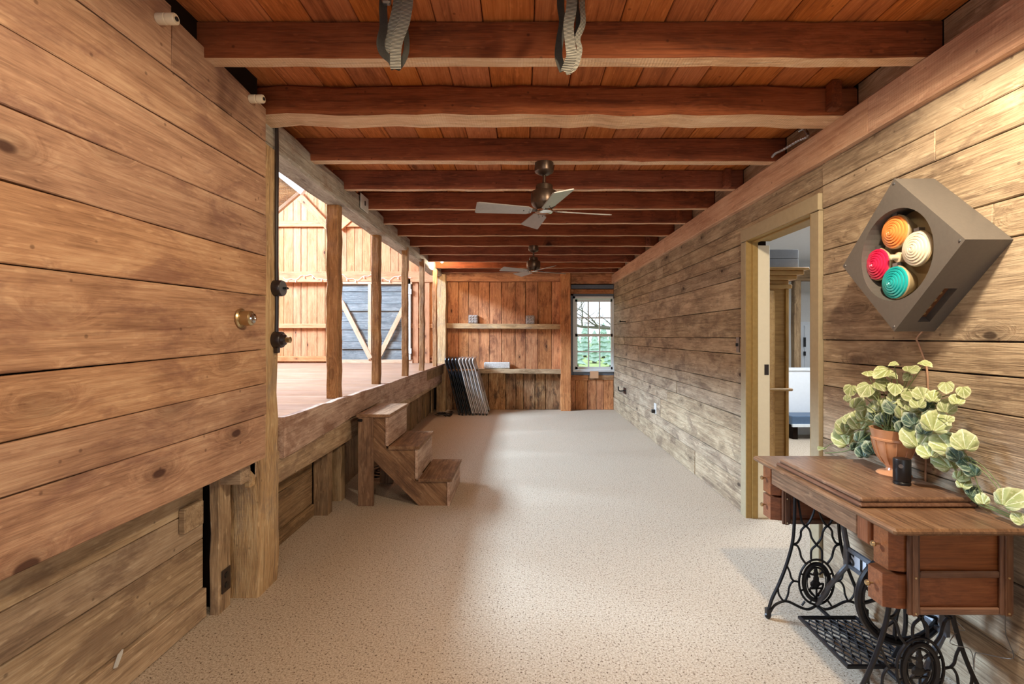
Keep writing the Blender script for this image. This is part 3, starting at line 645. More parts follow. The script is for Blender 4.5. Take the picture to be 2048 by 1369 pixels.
# ------------------------------------------------------------------ hall beyond the posts
wh = MB().box((-6.6, YB + 0.03, 0.4), (-1.75, YB + 0.13, 5.4)).build('wall_hall_back', M['darkgap']); tag(wh, 'sunlit pine board gable wall of the adjoining hall', 'wall', kind='structure')
def in_door(a, b): return False
x = -5.4
while x < -1.62:
    wd = R.uniform(0.11, 0.20); xe = min(x + wd, -1.60)
    rect_board('board', wh, M['hall'], 'Z', (x + 0.003, YB + R.uniform(-0.004, 0.004), ZP), (xe - 0.003, YB + 0.03, 5.3), '-Y', ch=0.003)
    x = xe
for (a, b, th) in ((443, 455, 0.06), (545, 566, 0.12), (648, 657, 0.07), (713, 723, 0.06)):
    for (x0_, x1_) in (((-5.6, -1.62),) if b < 600 else ((-5.6, XB(684)), (XB(824), -1.62))):
        rect_board('girt', wh, M['hall'], 'X', (x0_, YB - th, ZB(b)), (x1_, YB - 0.004, ZB(a)), '-Y', ch=0.004)
def plank_between(name, parent, mat, pA, pB, wd, yy, th):
    A = Vector((XB(pA[0], yy), yy, ZB(pA[1], yy))); B = Vector((XB(pB[0], yy), yy, ZB(pB[1], yy))); d = (B - A).normalized(); n = Vector((0, -1, 0)); u = n.cross(d)
    return slab(name, parent, mat, A - u * wd / 2, B - u * wd / 2, B + u * wd / 2, A + u * wd / 2, n, t=th)
plank_between('brace', wh, M['hall'], (590, 383), (660, 458), 0.13, YB - 0.085, 0.05)
plank_between('brace', wh, M['hall'], (676, 456), (745, 395), 0.13, YB - 0.085, 0.05)
rect_board('stud', wh, M['hall'], 'Z', (XB(827), YB - 0.08, ZP), (XB(838), YB, ZB(566)), '-Y')
rect_board('stud', wh, M['hall'], 'Z', (XB(852), YB - 0.10, ZP), (XB(861), YB, ZB(566)), '-Y')
tag(MB().box((-6.7, -1.6, 0.4), (-6.6, 9.0, 5.4)).build('wall_hall_left', M['hall']), 'far side wall of the adjoining hall', 'wall', kind='structure')
tag(MB().box((-6.7, -1.7, 0.4), (-1.9, -1.6, 5.4)).build('wall_hall_front', M['hall']), 'near end wall of the adjoining hall', 'wall', kind='structure')
tag(MB().box((-6.7, -1.7, 5.35), (-1.5, 9.05, 5.45)).build('ceiling_hall', M['white']), 'high pale ceiling of the adjoining hall', 'ceiling', kind='structure')
tag(MB().box((-1.56, -1.7, 2.735), (-1.50, 9.05, 5.45)).build('wall_loft', M['hall']), 'boarded loft wall above the header beam', 'wall', kind='structure')
hwn = empty('hall_light_frame'); tag(hwn, 'unseen frame added around the hall area light on the far side wall', 'window', kind='structure')  # added frame around the hall area light; the wall behind is solid
for (lo, hi) in (((-6.6, 3.6, 4.08), (-6.5, 7.0, 4.14)), ((-6.6, 3.6, 5.26), (-6.5, 7.0, 5.32)), ((-6.6, 3.6, 4.08), (-6.5, 3.68, 5.32)), ((-6.6, 6.92, 4.08), (-6.5, 7.0, 5.32))): MB().box(lo, hi).build('frame', M['winwhite'], hwn)
# sloping loft panel near the top of the opening
t2 = empty('trim_2'); tag(t2, 'sloping brown plywood soffit panel high in the hall', 'trim', kind='structure')
yy = 5.6
Q = [at(540, 432, Y=yy), at(616, 368, Y=yy), at(590, 335, Y=yy), at(540, 300, Y=yy)]
MB().prism(Q, (0, 0.03, 0)).build('panel', M['post'], t2)
plank_between('edge_board', t2, M['batten'], (540, 434), (616, 369), 0.035, yy - 0.02, 0.04)
plank_between('beam', t2, M['white'], (540, 318), (612, 376), 0.20, yy - 0.08, 0.05)  # white here paints in the light falling on this beam
# blue barn door
d2 = empty('door_2'); tag(d2, 'blue grey sliding barn door with pale vee braces in the hall', 'door', kind='structure')
dx0, dx1, dz0, dz1 = XB(686), XB(822), ZP + 0.06, ZB(570)
z = dz0; k = 0
while z < dz1 - 0.02:
    wd = [0.20, 0.14, 0.22, 0.15][k % 4]; ze = min(z + wd, dz1); pr = [0, 0.03, 0.0, 0.012][k % 4]
    rect_board('board', d2, M['bluedoor'], 'X', (dx0, YB - 0.055 - pr, z + 0.002), (dx1, YB - 0.02, ze - 0.002), '-Y'); z = ze; k += 1
rect_board('rail', d2, M['batten'], 'X', (dx0 - 0.03, YB - 0.12, dz1), (dx1 + 0.05, YB - 0.01, dz1 + 0.05), '-Y')
rect_board('sill', d2, M['batten'], 'X', (dx0 - 0.03, YB - 0.10, ZP + 0.0), (dx1 + 0.05, YB - 0.01, ZP + 0.065), '-Y')
rect_board('stile', d2, M['batten'], 'Z', (XB(740), YB - 0.12, dz0), (XB(746), YB - 0.085, dz1), '-Y')
rect_board('stile', d2, M['winwhite'], 'Z', (XB(818), YB - 0.12, dz0), (XB(824), YB - 0.02, dz1 + 0.1), '-Y')
plank_between('brace', d2, M['batten'], (682, 603), (741, 718), 0.085, YB - 0.13, 0.03)
plank_between('brace', d2, M['batten'], (812, 606), (757, 715), 0.085, YB - 0.13, 0.03)
for zz in (585, 702): MB().box((XB(818), YB - 0.135, ZB(zz + 5)), (XB(826), YB - 0.12, ZB(zz - 5))).build('hinge', M['white'], d2)
# outside: sky comes from the world; lawn, conifers, a branchy tree
gr = MB().box((-60, YB + 0.2, -0.8), (90, 140, -0.55)).build('lawn', M['grass']); tag(gr, 'green lawn outside the back window', 'lawn', kind='structure')
def conifer(px, Y, h, rr, lb_):
    xx = XB(px, Y)
    t = thing('conifer', (xx, Y, -0.55), lb_, 'tree', 'conifers beyond the lawn')
    MB().tube([(0, 0, 0), (0, 0, h * 0.5)], 0.16, 8).build('trunk', M['bark'], t)
    m = MB(); tiers = 7
    for i in range(tiers):
        z0 = h * (0.08 + 0.86 * i / tiers); z1 = z0 + h * 0.26; r0 = rr * (1 - i / tiers) + 0.15; n = 12
        vs = [(0, 0, min(z1, h))]
        for k in range(n):
            a = 2 * math.pi * k / n; q = r0 * (1.0 if k % 2 == 0 else 0.72) * R.uniform(0.85, 1.1); vs.append((q * math.cos(a), q * math.sin(a), z0 + R.uniform(-0.1, 0.1)))
        m.add(vs, [(0, 1 + k, 1 + (k + 1) % n) for k in range(n)] + [tuple(range(n, 0, -1))])
    m.build('foliage', M['conifer'], t)
for (px, Y, h, rr), lb_ in zip(((1133, 40, 3.0, 0.85), (1152, 30, 2.3, 0.5), (1170, 44, 3.1, 0.75), (1189, 34, 2.4, 0.5), (1207, 42, 3.2, 0.75), (1224, 30, 2.2, 0.5), (1246, 40, 3.2, 0.8)), ('conifer at the far left edge of the window view', 'small near conifer behind the left window panes', 'tall distant conifer left of the window centre', 'small near conifer behind the middle window panes', 'tall distant conifer right of the window centre', 'small near conifer at the right edge of the window panes', 'tall conifer hidden mostly by the right wall outside')): conifer(px, Y, h, rr, lb_)
tt = thing('bare_tree', (XB(1262, 15), 15, -0.55), 'bare branchy tree just outside the window', 'tree')
br = MB()
def branch(p, d, L, r, lev):
    pts = [Vector(p)]; dd = Vector(d).normalized(); n = 5
    for i in range(n):
        dd = (dd + Vector((R.uniform(-.22, .22), R.uniform(-.22, .22), R.uniform(-.22, .2)))).normalized(); pts.append(pts[-1] + dd * L / n)
    br.tube(pts, [r * (1 - 0.75 * i / n) for i in range(n + 1)], 5)
    if lev > 0:
        for i in range(1, n + 1):
            for q in range(2): branch(pts[i], (dd + Vector((R.uniform(-1, 1), R.uniform(-.8, .8), R.uniform(-.6, .7)))), L * R.uniform(0.35, 0.55), r * 0.36, lev - 1)
br.tube([(0, 0, 0), (0.05, 0, 1.5), (0.0, 0, 3.2), (-0.1, 0, 5)], [0.22, 0.19, 0.15, 0.1], 8)
branch((0, 0, 2.1), (-1, -0.15, 0.28), 2.6, 0.075, 2); branch((0, 0, 2.9), (-0.9, 0.25, 0.35), 2.6, 0.05, 2); branch((0.0, 0, 3.2), (-0.8, -0.1, 0.6), 2.2, 0.06, 2); branch((0, 0, 2.3), (1, 0, 0.4), 2.0, 0.06, 2)
br.build('branches', M['bark'], tt)
#==PART2==
# ------------------------------------------------------------------ wooden steps up to the platform
st = thing('wooden_steps', (-0.95, 4.15, 0), 'three-step wooden stair against the platform fascia', 'steps')
SY0, SY1 = 3.856, 4.47
TZ = [(0.223, -0.844, -0.575), (0.487, -1.086, -0.835), (0.747, -1.345, -1.075)]
for (z, a, b) in TZ:
    rect_board('tread', st, M['stair'], 'Y', (a, SY0 - 0.008, z - 0.025), (b, SY1 + 0.005, z), '+Z', ch=0.003)
for (z0, z1, xx) in ((0.0, 0.198, -0.59), (0.223, 0.462, -0.85), (0.487, 0.722, -1.09)):
    rect_board('riser', st, M['fascia'], 'Y', (xx - 0.022, SY0 + 0.0, z0), (xx, SY1, z1), '+X', ch=0.002)
prof = [(-1.214, 0.369), (-1.214, 0.722), (-1.112, 0.722), (-1.112, 0.462), (-0.872, 0.462), (-0.872, 0.198), (-0.612, 0.198), (-0.612, 0.0), (-0.844, 0.0)]
def stringer(yy):
    A = Vector((-1.214, yy, 0.369)); d = Vector((0.37, 0, -0.369)); Mx = frame(A, d, Vector((0, -1, 0))); Mi = Mx.inverted()
    m = MB().prism([Mi @ Vector((a, yy, b)) for a, b in prof], (0, 0, -0.028)); me = m.mesh('stringer'); me.materials.append(M['stair'])
    o = bpy.data.objects.new('stringer', me); Mx.translation -= base_of(st); o.matrix_basis = Mx; link(o, st)
stringer(SY0 + 0.012); stringer(SY1 - 0.005)
for yy in (SY0 - 0.004, SY1 - 0.03): rect_board('leg', st, M['stair'], 'Z', (-1.335, yy, 0), (-1.212, yy + 0.028, 0.722), '-Y')
MB().tube([(-1.33, SY0 - 0.006, 0.70), (-1.30, SY0 - 0.02, 0.70)], 0.012, 8).build('bolt', M['iron'], st, world=True)
# ------------------------------------------------------------------ treadle sewing table
X0, X1, Y0, Y1, ZT = 1.222, 1.690, 1.559, 2.524, 0.745
sw = thing('sewing_table', (1.45, 2.04, 0), 'old treadle sewing table with brown drawers and black cast iron legs', 'table')
def wb_box(name, parent, mat, lo, hi, axis='Y', bev=0.004):
    """bevelled box whose local x runs along the grain axis"""
    lo = Vector(lo); hi = Vector(hi); c = lo
    if axis == 'Y': Mx = Matrix(((0, -1, 0), (1, 0, 0), (0, 0, 1))).to_4x4()
    elif axis == 'Z': Mx = Matrix(((0, 0, 1), (0, 1, 0), (-1, 0, 0))).transposed().to_4x4(); Mx = Matrix(((0, 0, -1), (0, 1, 0), (1, 0, 0))).to_4x4()
    else: Mx = Matrix.Identity(4)
    ctr = (lo + hi) / 2; sz = hi - lo
    ls = Mx.to_3x3().inverted() @ sz; ls = Vector((abs(ls.x), abs(ls.y), abs(ls.z)))
    m = MB().box(-ls / 2, ls / 2, bev=min(bev, min(ls) * 0.45)); me = m.mesh(name); me.materials.append(mat)
    o = bpy.data.objects.new(name, me); Mx.translation = ctr - base_of(parent) if parent.parent is None else ctr - base_of(parent) - base_of(parent.parent)
    o.matrix_basis = Mx; return link(o, parent)
wb_box('table_top', sw, M['oak'], (X0, Y0, ZT - 0.023), (X1, Y1, ZT), 'Y', 0.008)
wb_box('lid', sw, M['oaktrim'], (1.244, 1.750, ZT), (1.680, 2.336, ZT + 0.017), 'Y', 0.007)
wb_box('lid', sw, M['oak'], (1.256, 1.762, ZT + 0.016), (1.670, 2.324, ZT + 0.035), 'Y', 0.006)
wb_box('apron', sw, M['oak'], (1.250, 1.778, 0.637), (1.270, 2.386, ZT - 0.024), 'Y', 0.003)
wb_box('pilaster', sw, M['mahog'], (1.248, 1.712, 0.625), (1.30, 1.776, ZT - 0.024), 'Z', 0.006)
wb_box('rear_apron', sw, M['oak'], (1.655, 1.76, 0.63), (1.675, 2.386, ZT - 0.024), 'Y', 0.003)
def drawer(parent, y0, y1, z0, z1, xf, cham_n, cham_f):
    c = 0.042
    poly = [(xf, y0 + (0.014 if cham_n else 0), z0), (xf, y1 - (0.014 if cham_f else 0), z0), (xf + c, y1, z0), (1.62, y1, z0), (1.62, y0, z0), (xf + c, y0, z0)]
    d = MB().prism(poly, (0, 0, z1 - z0)).build('drawer', M['mahog'], parent, loc=(xf, (y0 + y1) / 2, z0), world=True)
    zc, yc = (z0 + z1) / 2 + 0.005, (y0 + y1) / 2 + 0.005
    k = MB().lathe([(0.004, -0.004), (0.004, -0.014), (0.009, -0.018), (0.011, -0.024), (0.007, -0.030), (0.001, -0.031)], (0, 0, 0), axis='X', res=14)
    k.build('knob', M['brass'], d, loc=(0, yc - (y0 + y1) / 2, zc - z0), smooth=True)
    return d
def case(y0, y1, endface, pulled):
    wb_box('drawer_case', sw, M['mahog'], (1.36, y0 + 0.006, 0.437), (1.64, y1 - 0.006, ZT - 0.024), 'X', 0.003)
    drawer(sw, y0 + 0.004, y1 - 0.004, 0.577, 0.716, 1.255, True, True)
    drawer(sw, y0 + 0.004, y1 - 0.004, 0.452, 0.566, 1.255 - pulled, True, True)
    for ye, s in ((y0, -1), (y1, 1)):
        for (xa, xb) in ((1.300, 1.342), (1.612, 1.658)):
            wb_box('stile', sw, M['oaktrim'], (xa, min(ye, ye + s * 0.012), 0.437), (xb, max(ye, ye + s * 0.012), ZT - 0.024), 'Z', 0.004)
            wb_box('moulding', sw, M['oaktrim'], (xa + 0.012, min(ye + s * 0.011, ye + s * 0.017), 0.437), (xb - 0.012, max(ye + s * 0.011, ye + s * 0.017), ZT - 0.024), 'Z', 0.002)
            for zz in (0.447, 0.567): MB().ball(((xa + xb) / 2, ye + s * 0.017, zz), 0.004, 8).build('stud', M['brass'], sw, world=True)
        for (za, zb) in ((0.437, 0.462), (0.562, 0.585)):
            wb_box('rail', sw, M['oaktrim'], (1.342, min(ye, ye + s * 0.010), za), (1.612, max(ye, ye + s * 0.010), zb), 'X', 0.004)
case(1.612, 1.716, -1, 0.020); case(2.386, 2.494, -1, 0.0)
IC, SQ = 1.436, 0.00041
def iron_side(yy):
    m = MB()
    def P(q): return Vector((IC + (q[0] - 720) * SQ, yy, (1298 - q[1]) * SQ))
    def mir(pts): return [(1440 - a, b) for a, b in pts]
    curves = [([(140, 1225), (190, 1060), (270, 890), (360, 660), (432, 400), (455, 160), (462, -120), (470, -440)], 0.0085),
              ([(160, 1235), (220, 1140), (320, 1093), (400, 1102), (520, 1160), (620, 1187), (720, 1140)], 0.0065),
              ([(262, 925), (272, 1010), (335, 1088), (380, 1010), (395, 920), (440, 855), (515, 862)], 0.005),
              ([(368, 670), (400, 740), (420, 815), (455, 852)], 0.005),
              ([(430, 410), (490, 430), (520, 490), (540, 570), (590, 640)], 0.0055),
              ([(430, 410), (490, 395), (530, 320), (538, 250), (590, 198), (640, 250), (660, 330), (720, 418), (780, 480), (785, 590)], 0.0055),
              ([(590, 198), (545, 140), (522, 20), (500, -120), (470, -250)], 0.0055), ([(590, 198), (640, 140), (690, 20), (720, -140)], 0.0055),
              ([(545, 1142), (582, 1090)], 0.005)]
    for pts, r in curves:
        for q in (pts, mir(pts)): m.tube(spline([P(a) for a in q], 4), r, 6)
    el = lambda rx, ry, n=36: [P((720 + rx * math.cos(2 * math.pi * k / n), 862 + ry * math.sin(2 * math.pi * k / n))) for k in range(n)]
    m.tube(el(208, 268), 0.0055, 6, closed=True); m.tube(el(150, 215), 0.0105, 8, closed=True); m.tube(el(112, 170), 0.003, 6, closed=True)
    for a in range(0, 360, 45):
        c, s_ = math.cos(math.radians(a + 22)), math.sin(math.radians(a + 22))
        m.tube([P((720 + 150 * c, 862 + 215 * s_)), P((720 + 208 * c, 862 + 268 * s_))], 0.0045, 6)
    m.tube([P((465, -430)), P((975, -430))], 0.010, 6)
    o = m.build('iron_leg', M['iron'], sw, loc=(IC, yy, 0), smooth=True, world=True)
    e = MB()      # openwork figure in the medallion
    e.ball(P((712, 765)), 0.018, 10, (0.8, 0.3, 1.0)); e.ball(P((715, 830)), 0.017, 10, (0.9, 0.3, 1.5)); e.ball(P((705, 885)), 0.026, 10, (1.0, 0.25, 0.8)); e.ball(P((710, 725)), 0.012, 8, (0.9, 0.3, 1.1))
    for q in ([(680, 775), (620, 760), (640, 800), (600, 790)], [(750, 775), (800, 740), (830, 790)], [(690, 900), (640, 950), (680, 1010), (720, 1060)], [(740, 900), (800, 880), (775, 960), (720, 1030)], [(650, 940), (790, 935)], [(720, 900), (720, 1075)], [(640, 720), (690, 690), (760, 700), (800, 740)]):
        e.tube(spline([P(a) for a in q], 3), 0.005, 6)
    e.build('emblem', M['iron'], o, loc=(0, 0, 0), smooth=True) if False else None
    c = Vector((IC, yy, 0)); e.v = [tuple(Vector(v) - c) for v in e.v]; e.build('emblem', M['iron'], o, smooth=True)
    for sgn in (-1, 1):
        f = MB().ball((sgn * 0.237, 0, 0.016), 0.016, 10, (1.0, 0.8, 1.0)).box((sgn * 0.237 - 0.010, -0.012, 0.02), (sgn * 0.237 + 0.010, 0.012, 0.05)); f.build('caster', M['iron'], o, smooth=False)
    return o
iron_side(2.32); iron_side(1.716)
# back brace with cast letters
bxx = 1.560
bm = MB()
bm.box((bxx - 0.006, 1.75, 0.352), (bxx + 0.006, 2.29, 0.372)).box((bxx - 0.006, 1.75, 0.275), (bxx + 0.006, 2.29, 0.290))
for ya_, yb_ in ((2.30, 2.27), (1.74, 1.77)): bm.box((bxx - 0.007, min(ya_, yb_), 0.275), (bxx + 0.007, max(ya_, yb_), 0.372))
for (a, b) in (((bxx, 2.28, 0.36), (bxx - 0.02, 2.31, 0.70)), ((bxx, 1.76, 0.36), (bxx - 0.02, 1.722, 0.70)), ((bxx, 2.28, 0.28), (IC, 2.315, 0.07)), ((bxx, 1.76, 0.28), (IC, 1.722, 0.07))):
    bm.tube(spline([a, Vector(a).lerp(Vector(b), 0.5) + Vector((-0.01, 0, 0)), b], 5), 0.012, 8)
M['greyiron'] = plain('grey_cast_iron', S(98, 102, 110), 0.45, 0.2, noise=0.1)
brace = bm.build('back_brace', M['greyiron'], sw, loc=(bxx, 2.02, 0.32), world=True)
def text_mesh(s, size, ext, name):
    cu = bpy.data.curves.new(name, 'FONT'); cu.body = s; cu.size = size; cu.extrude = ext; cu.align_x = 'LEFT'; cu.space_character = 1.42; cu.offset = 0.0004
    o = bpy.data.objects.new(name, cu); col.objects.link(o)
    dg = bpy.context.evaluated_depsgraph_get(); me = bpy.data.meshes.new_from_object(o.evaluated_get(dg)); bpy.data.objects.remove(o); return me
ly = 0.258
for chx, adv in zip('SINGER', (0.072, 0.040, 0.080, 0.082, 0.072, 0.07)):
    tm = text_mesh(chx, 0.080, 0.002, 'letter'); tm.materials.append(M['black'])
    to = bpy.data.objects.new('letter', tm); link(to, brace)
    to.matrix_basis = Matrix.Translation(Vector((0.005, ly, -0.0285))) @ Matrix(((0, 0, -1), (-1, 0, 0), (0, 1, 0))).to_4x4(); ly -= adv
MB().box((bxx + 0.008, 1.76, 0.289), (bxx + 0.011, 2.28, 0.353)).build('letter_plate', plain('plate_grey_iron', S(200, 206, 216), 0.6, 0.0, 0.1), sw, world=True)
# flywheel, treadle
fw = MB(); wc = Vector((IC + 0.004, 1.80, 0.385)); n = 40
for rr, tr in ((0.168, 0.013), (0.150, 0.006)):
    fw.tube([wc + Vector((rr * math.cos(2 * math.pi * k / n), 0, rr * math.sin(2 * math.pi * k / n))) for k in range(n)], tr, 8, closed=True)
for k in range(5):
    a = 2 * math.pi * k / 5 + 0.5; b = a + 0.25
    fw.tube(spline([wc + Vector((0.02 * math.cos(a), 0, 0.02 * math.sin(a))), wc + Vector((0.08 * math.cos(a + 0.12), 0, 0.08 * math.sin(a + 0.12))), wc + Vector((0.16 * math.cos(b), 0, 0.16 * math.sin(b)))], 4), 0.007, 6)
    fw.tube(spline([wc + Vector((0.085 * math.cos(a + 0.12), 0, 0.085 * math.sin(a + 0.12))), wc + Vector((0.16 * math.cos(a - 0.2), 0, 0.16 * math.sin(a - 0.2)))], 4), 0.006, 6)
fw.lathe([(0.026, -0.03), (0.030, -0.02), (0.030, 0.02), (0.026, 0.03)], wc, 'Y', 16)
fw.tube([wc, wc + Vector((0, -0.085, 0))], 0.010, 8)
fw.tube(spline([wc + Vector((0.03, 0.03, 0.02)), wc + Vector((0.05, 0.05, -0.15)), Vector((1.50, 1.92, 0.085))], 5), 0.008, 6)
fw.build('flywheel', M['iron'], sw, smooth=True, loc=wc, world=True)
td = MB(); tx0, tx1, ty0, ty1, tz = 1.285, 1.545, 1.875, 2.20, 0.075
td.tube([(tx0, ty0, tz), (tx1, ty0, tz), (tx1, ty1, tz), (tx0, ty1, tz)], 0.010, 6, closed=True)
for k in range(1, 11):
    yy = ty0 + (ty1 - ty0) * k / 11
    td.tube([Vector((tx0 + (tx1 - tx0) * i / 16, yy + (0.012 if i % 2 else -0.012) * (1 if k % 2 else -1), tz)) for i in range(17)], 0.0045, 5)
for k in range(1, 4): td.tube([(tx0 + (tx1 - tx0) * k / 4, ty0, tz - 0.004), (tx0 + (tx1 - tx0) * k / 4, ty1, tz - 0.004)], 0.004, 5)
td.tube([(IC, 1.72, 0.065), (IC, 2.32, 0.065)], 0.009, 8)
td.build('treadle', M['iron'], sw, smooth=False, world=True, loc=(IC, 2.03, tz))
bw = MB().tube(spline([at(1912, 1243, Y=1.72), at(1930, 1262, Y=1.72), at(1905, 1256, Y=1.72), at(1920, 1250, Y=1.72)], 5), 0.0014, 5)
bw.tube(spline([at(1916, 1262, Y=1.715), at(1900, 1284, Y=1.70), at(1912, 1292, Y=1.70), at(1935, 1297, Y=1.69), at(1945, 1310, Y=1.69), at(1948, 1340, Y=1.69)], 4), 0.0016, 5)
bw.tube(spline([at(1948, 1340, Y=1.69), at(1950, 1312, Y=1.69), at(1958, 1307, Y=1.69), at(2015, 1318, Y=1.66), at(2027, 1311, Y=1.65), at(2012, 1270, Y=1.65), at(2010, 1233, Y=1.65)], 4), 0.0016, 5)
bw.build('bent_wire', M['steel'], sw, smooth=True, world=True)
# ------------------------------------------------------------------ signal light box on the right wall
BC = Vector((XR, 1.975, 1.718)); HS = 0.225; DEP = 0.170
e1 = Vector((0, -1, 1)).normalized(); e2 = Vector((0, 1, 1)).normalized(); nb = Vector((-1, 0, 0))
def WB(a, b, c): return BC + e1 * a + e2 * b + nb * c
sb = thing('signal_light_box', BC, 'grey diamond mounted box with four round coloured signal lenses', 'signal light')
m = MB(); n = 48; rh = 0.190
sq = []; ci = []; ci2 = []
for k in range(n):
    a = 2 * math.pi * k / n; c, s_ = math.cos(a), math.sin(a); q = HS / max(abs(c), abs(s_))
    sq.append(WB(q * c, q * s_, DEP)); ci.append(WB(rh * c, rh * s_, DEP)); ci2.append(WB(rh * c, rh * s_, 0.07))
m.add(sq + ci + ci2, [(k, (k + 1) % n, n + (k + 1) % n, n + k) for k in range(n)] + [(n + k, n + (k + 1) % n, 2 * n + (k + 1) % n, 2 * n + k) for k in range(n)])
m.build('front_panel', M['boxpaint'], sb, world=True)
m = MB()
C8 = [(-HS, -HS), (HS, -HS), (HS, HS), (-HS, HS)]
for i in (1, 2, 3):
    (a0, b0), (a1, b1) = C8[i], C8[(i + 1) % 4]
    m.add([WB(a0, b0, 0.002), WB(a1, b1, 0.002), WB(a1, b1, DEP), WB(a0, b0, DEP)], [(0, 1, 2, 3)])
# lower right side (b = -HS) with a recessed terminal slot
A0, A1, C0, C1 = -0.170, 0.005, 0.055, 0.105
b = -HS
def G(a, c, d=0): return WB(a, b + d, c)
vs = [G(-HS, 0.002), G(HS, 0.002), G(HS, DEP), G(-HS, DEP), G(A0, C0), G(A1, C0), G(A1, C1), G(A0, C1), G(A0, C0, 0.03), G(A1, C0, 0.03), G(A1, C1, 0.03), G(A0, C1, 0.03)]
m.add(vs, [(0, 1, 5, 4), (1, 2, 6, 5), (2, 3, 7, 6), (3, 0, 4, 7), (4, 5, 9, 8), (5, 6, 10, 9), (6, 7, 11, 10), (7, 4, 8, 11)])
m.add([WB(-HS, -HS, 0.002), WB(HS, -HS, 0.002), WB(HS, HS, 0.002), WB(-HS, HS, 0.002)], [(0, 1, 2, 3)])
m.build('housing', M['boxpaint'], sb, world=True)
ts = MB().add([G(A0, C0, 0.029), G(A1, C0, 0.029), G(A1, C1, 0.029), G(A0, C1, 0.029)], [(0, 1, 2, 3)]).build('terminal_strip', plain('terminal_board', S(112, 70, 44), 0.6, noise=0.1), sb, world=True)
axd = (e1, nb, -e2)
for k in range(4):
    MB().lathe([(0.008, 0), (0.008, 0.006), (0.005, 0.008)], G(A0 + 0.025 + k * 0.036, 0.08, 0.028) - BC, (e1, nb.copy(), -e2), 10).build('terminal_screw', M['brass'], ts)
MB().add([WB(0.19 * math.cos(2 * math.pi * k / 32), 0.19 * math.sin(2 * math.pi * k / 32), 0.071) for k in range(32)], [tuple(range(32))]).build('back_plate', M['boxpaint2'], sb, world=True)
LR = 0.069
for (dy, dz, mat, nm) in ((0.042, 0.105, 'l_orange', 'orange lens'), (-0.070, 0.014, 'l_white', 'white lens'), (0.140, -0.018, 'l_red', 'red lens'), (0.040, -0.110, 'l_cyan', 'teal green lens')):
    c = Vector((0, dy, dz))
    prof = [(LR * 0.6, 0.072), (LR * 1.03, 0.120), (LR * 1.05, 0.130), (LR * 1.0, 0.134)]
    rimm = MB().lathe(prof, c, (Vector((0, 0, 1)), Vector((0, 1, 0)), nb), 28).build('lens_rim', M['boxpaint2'], sb, smooth=True)
    pr = [(LR, 0.133)]
    for q in range(6):
        r0 = LR * (0.97 - q * 0.155); h0 = 0.134 + 0.020 * (1 - (r0 / LR) ** 2)
        pr += [(r0, h0 + 0.005), (r0 - LR * 0.10, h0 + 0.006), (r0 - LR * 0.135, h0 + 0.002)]
    pr = [p for p in pr if p[0] > 0.002] + [(0.002, 0.158)]
    lo = MB().lathe(pr, c, (Vector((0, 0, 1)), Vector((0, 1, 0)), nb), 36).build('lens', M[mat], sb); set_smooth(lo.data, 30); lo['label'] = nm
    MB().box(c + Vector((-0.135, -0.012 + 0.0, LR * 0.98)), c + Vector((-0.110, 0.014, LR * 1.2))).build('lens_clip', M['steel'], sb)
MB().lathe([(0.022, 0.07), (0.022, 0.12), (0.012, 0.122), (0.012, 0.15), (0.004, 0.155)], Vector((0, 0.045, -0.002)), (Vector((0, 0, 1)), Vector((0, 1, 0)), nb), 16).build('socket', M['porcelain'], sb, smooth=True)
for a in (-0.21, 0.21):
    for b2 in (-0.21, 0.21): MB().ball(WB(a, b2, DEP) - BC, 0.005, 8).build('screw', M['steel'], sb)
cd = MB().tube(spline([WB(-0.21, -0.21, 0.03), at(1834, 676, X=XR - 0.012), at(1838, 690, X=XR - 0.008), at(1847, 715, X=XR - 0.010), at(1854, 740, X=XR - 0.008), at(1856, 800, X=XR - 0.008), at(1852, 900, X=XR - 0.01), at(1850, 1000, X=XR - 0.01)], 5), 0.0036, 8)
cd.build('power_cord', M['clearcord'], sb, smooth=True, world=True)
# ------------------------------------------------------------------ potted plant, small camera
PB = Vector((1.606, 2.055, ZT + 0.0352))
pp = thing('potted_plant', PB, 'terracotta urn of pale variegated trailing leaves on the sewing table', 'plant')
pot = MB().lathe([(0.060, 0), (0.064, 0.006), (0.056, 0.014), (0.030, 0.022), (0.026, 0.032), (0.040, 0.050), (0.062, 0.085), (0.074, 0.125), (0.078, 0.150), (0.082, 0.152), (0.082, 0.160), (0.078, 0.162), (0.085, 0.190), (0.088, 0.200), (0.080, 0.200), (0.074, 0.175)], (0, 0, 0), res=32).build('pot', M['terra'], pp, smooth=True)
for k in range(12):
    a = 2 * math.pi * k / 12
    MB().tube(spline([Vector((r * math.cos(a), r * math.sin(a), z)) for r, z in ((0.041, 0.050), (0.063, 0.085), (0.075, 0.125), (0.079, 0.150))], 3), 0.0022, 5).build('flute', M['terra'], pot, smooth=True)
MB().lathe([(0.074, 0.178), (0.03, 0.186), (0.002, 0.186)], res=20).build('soil', M['soil'], pp)
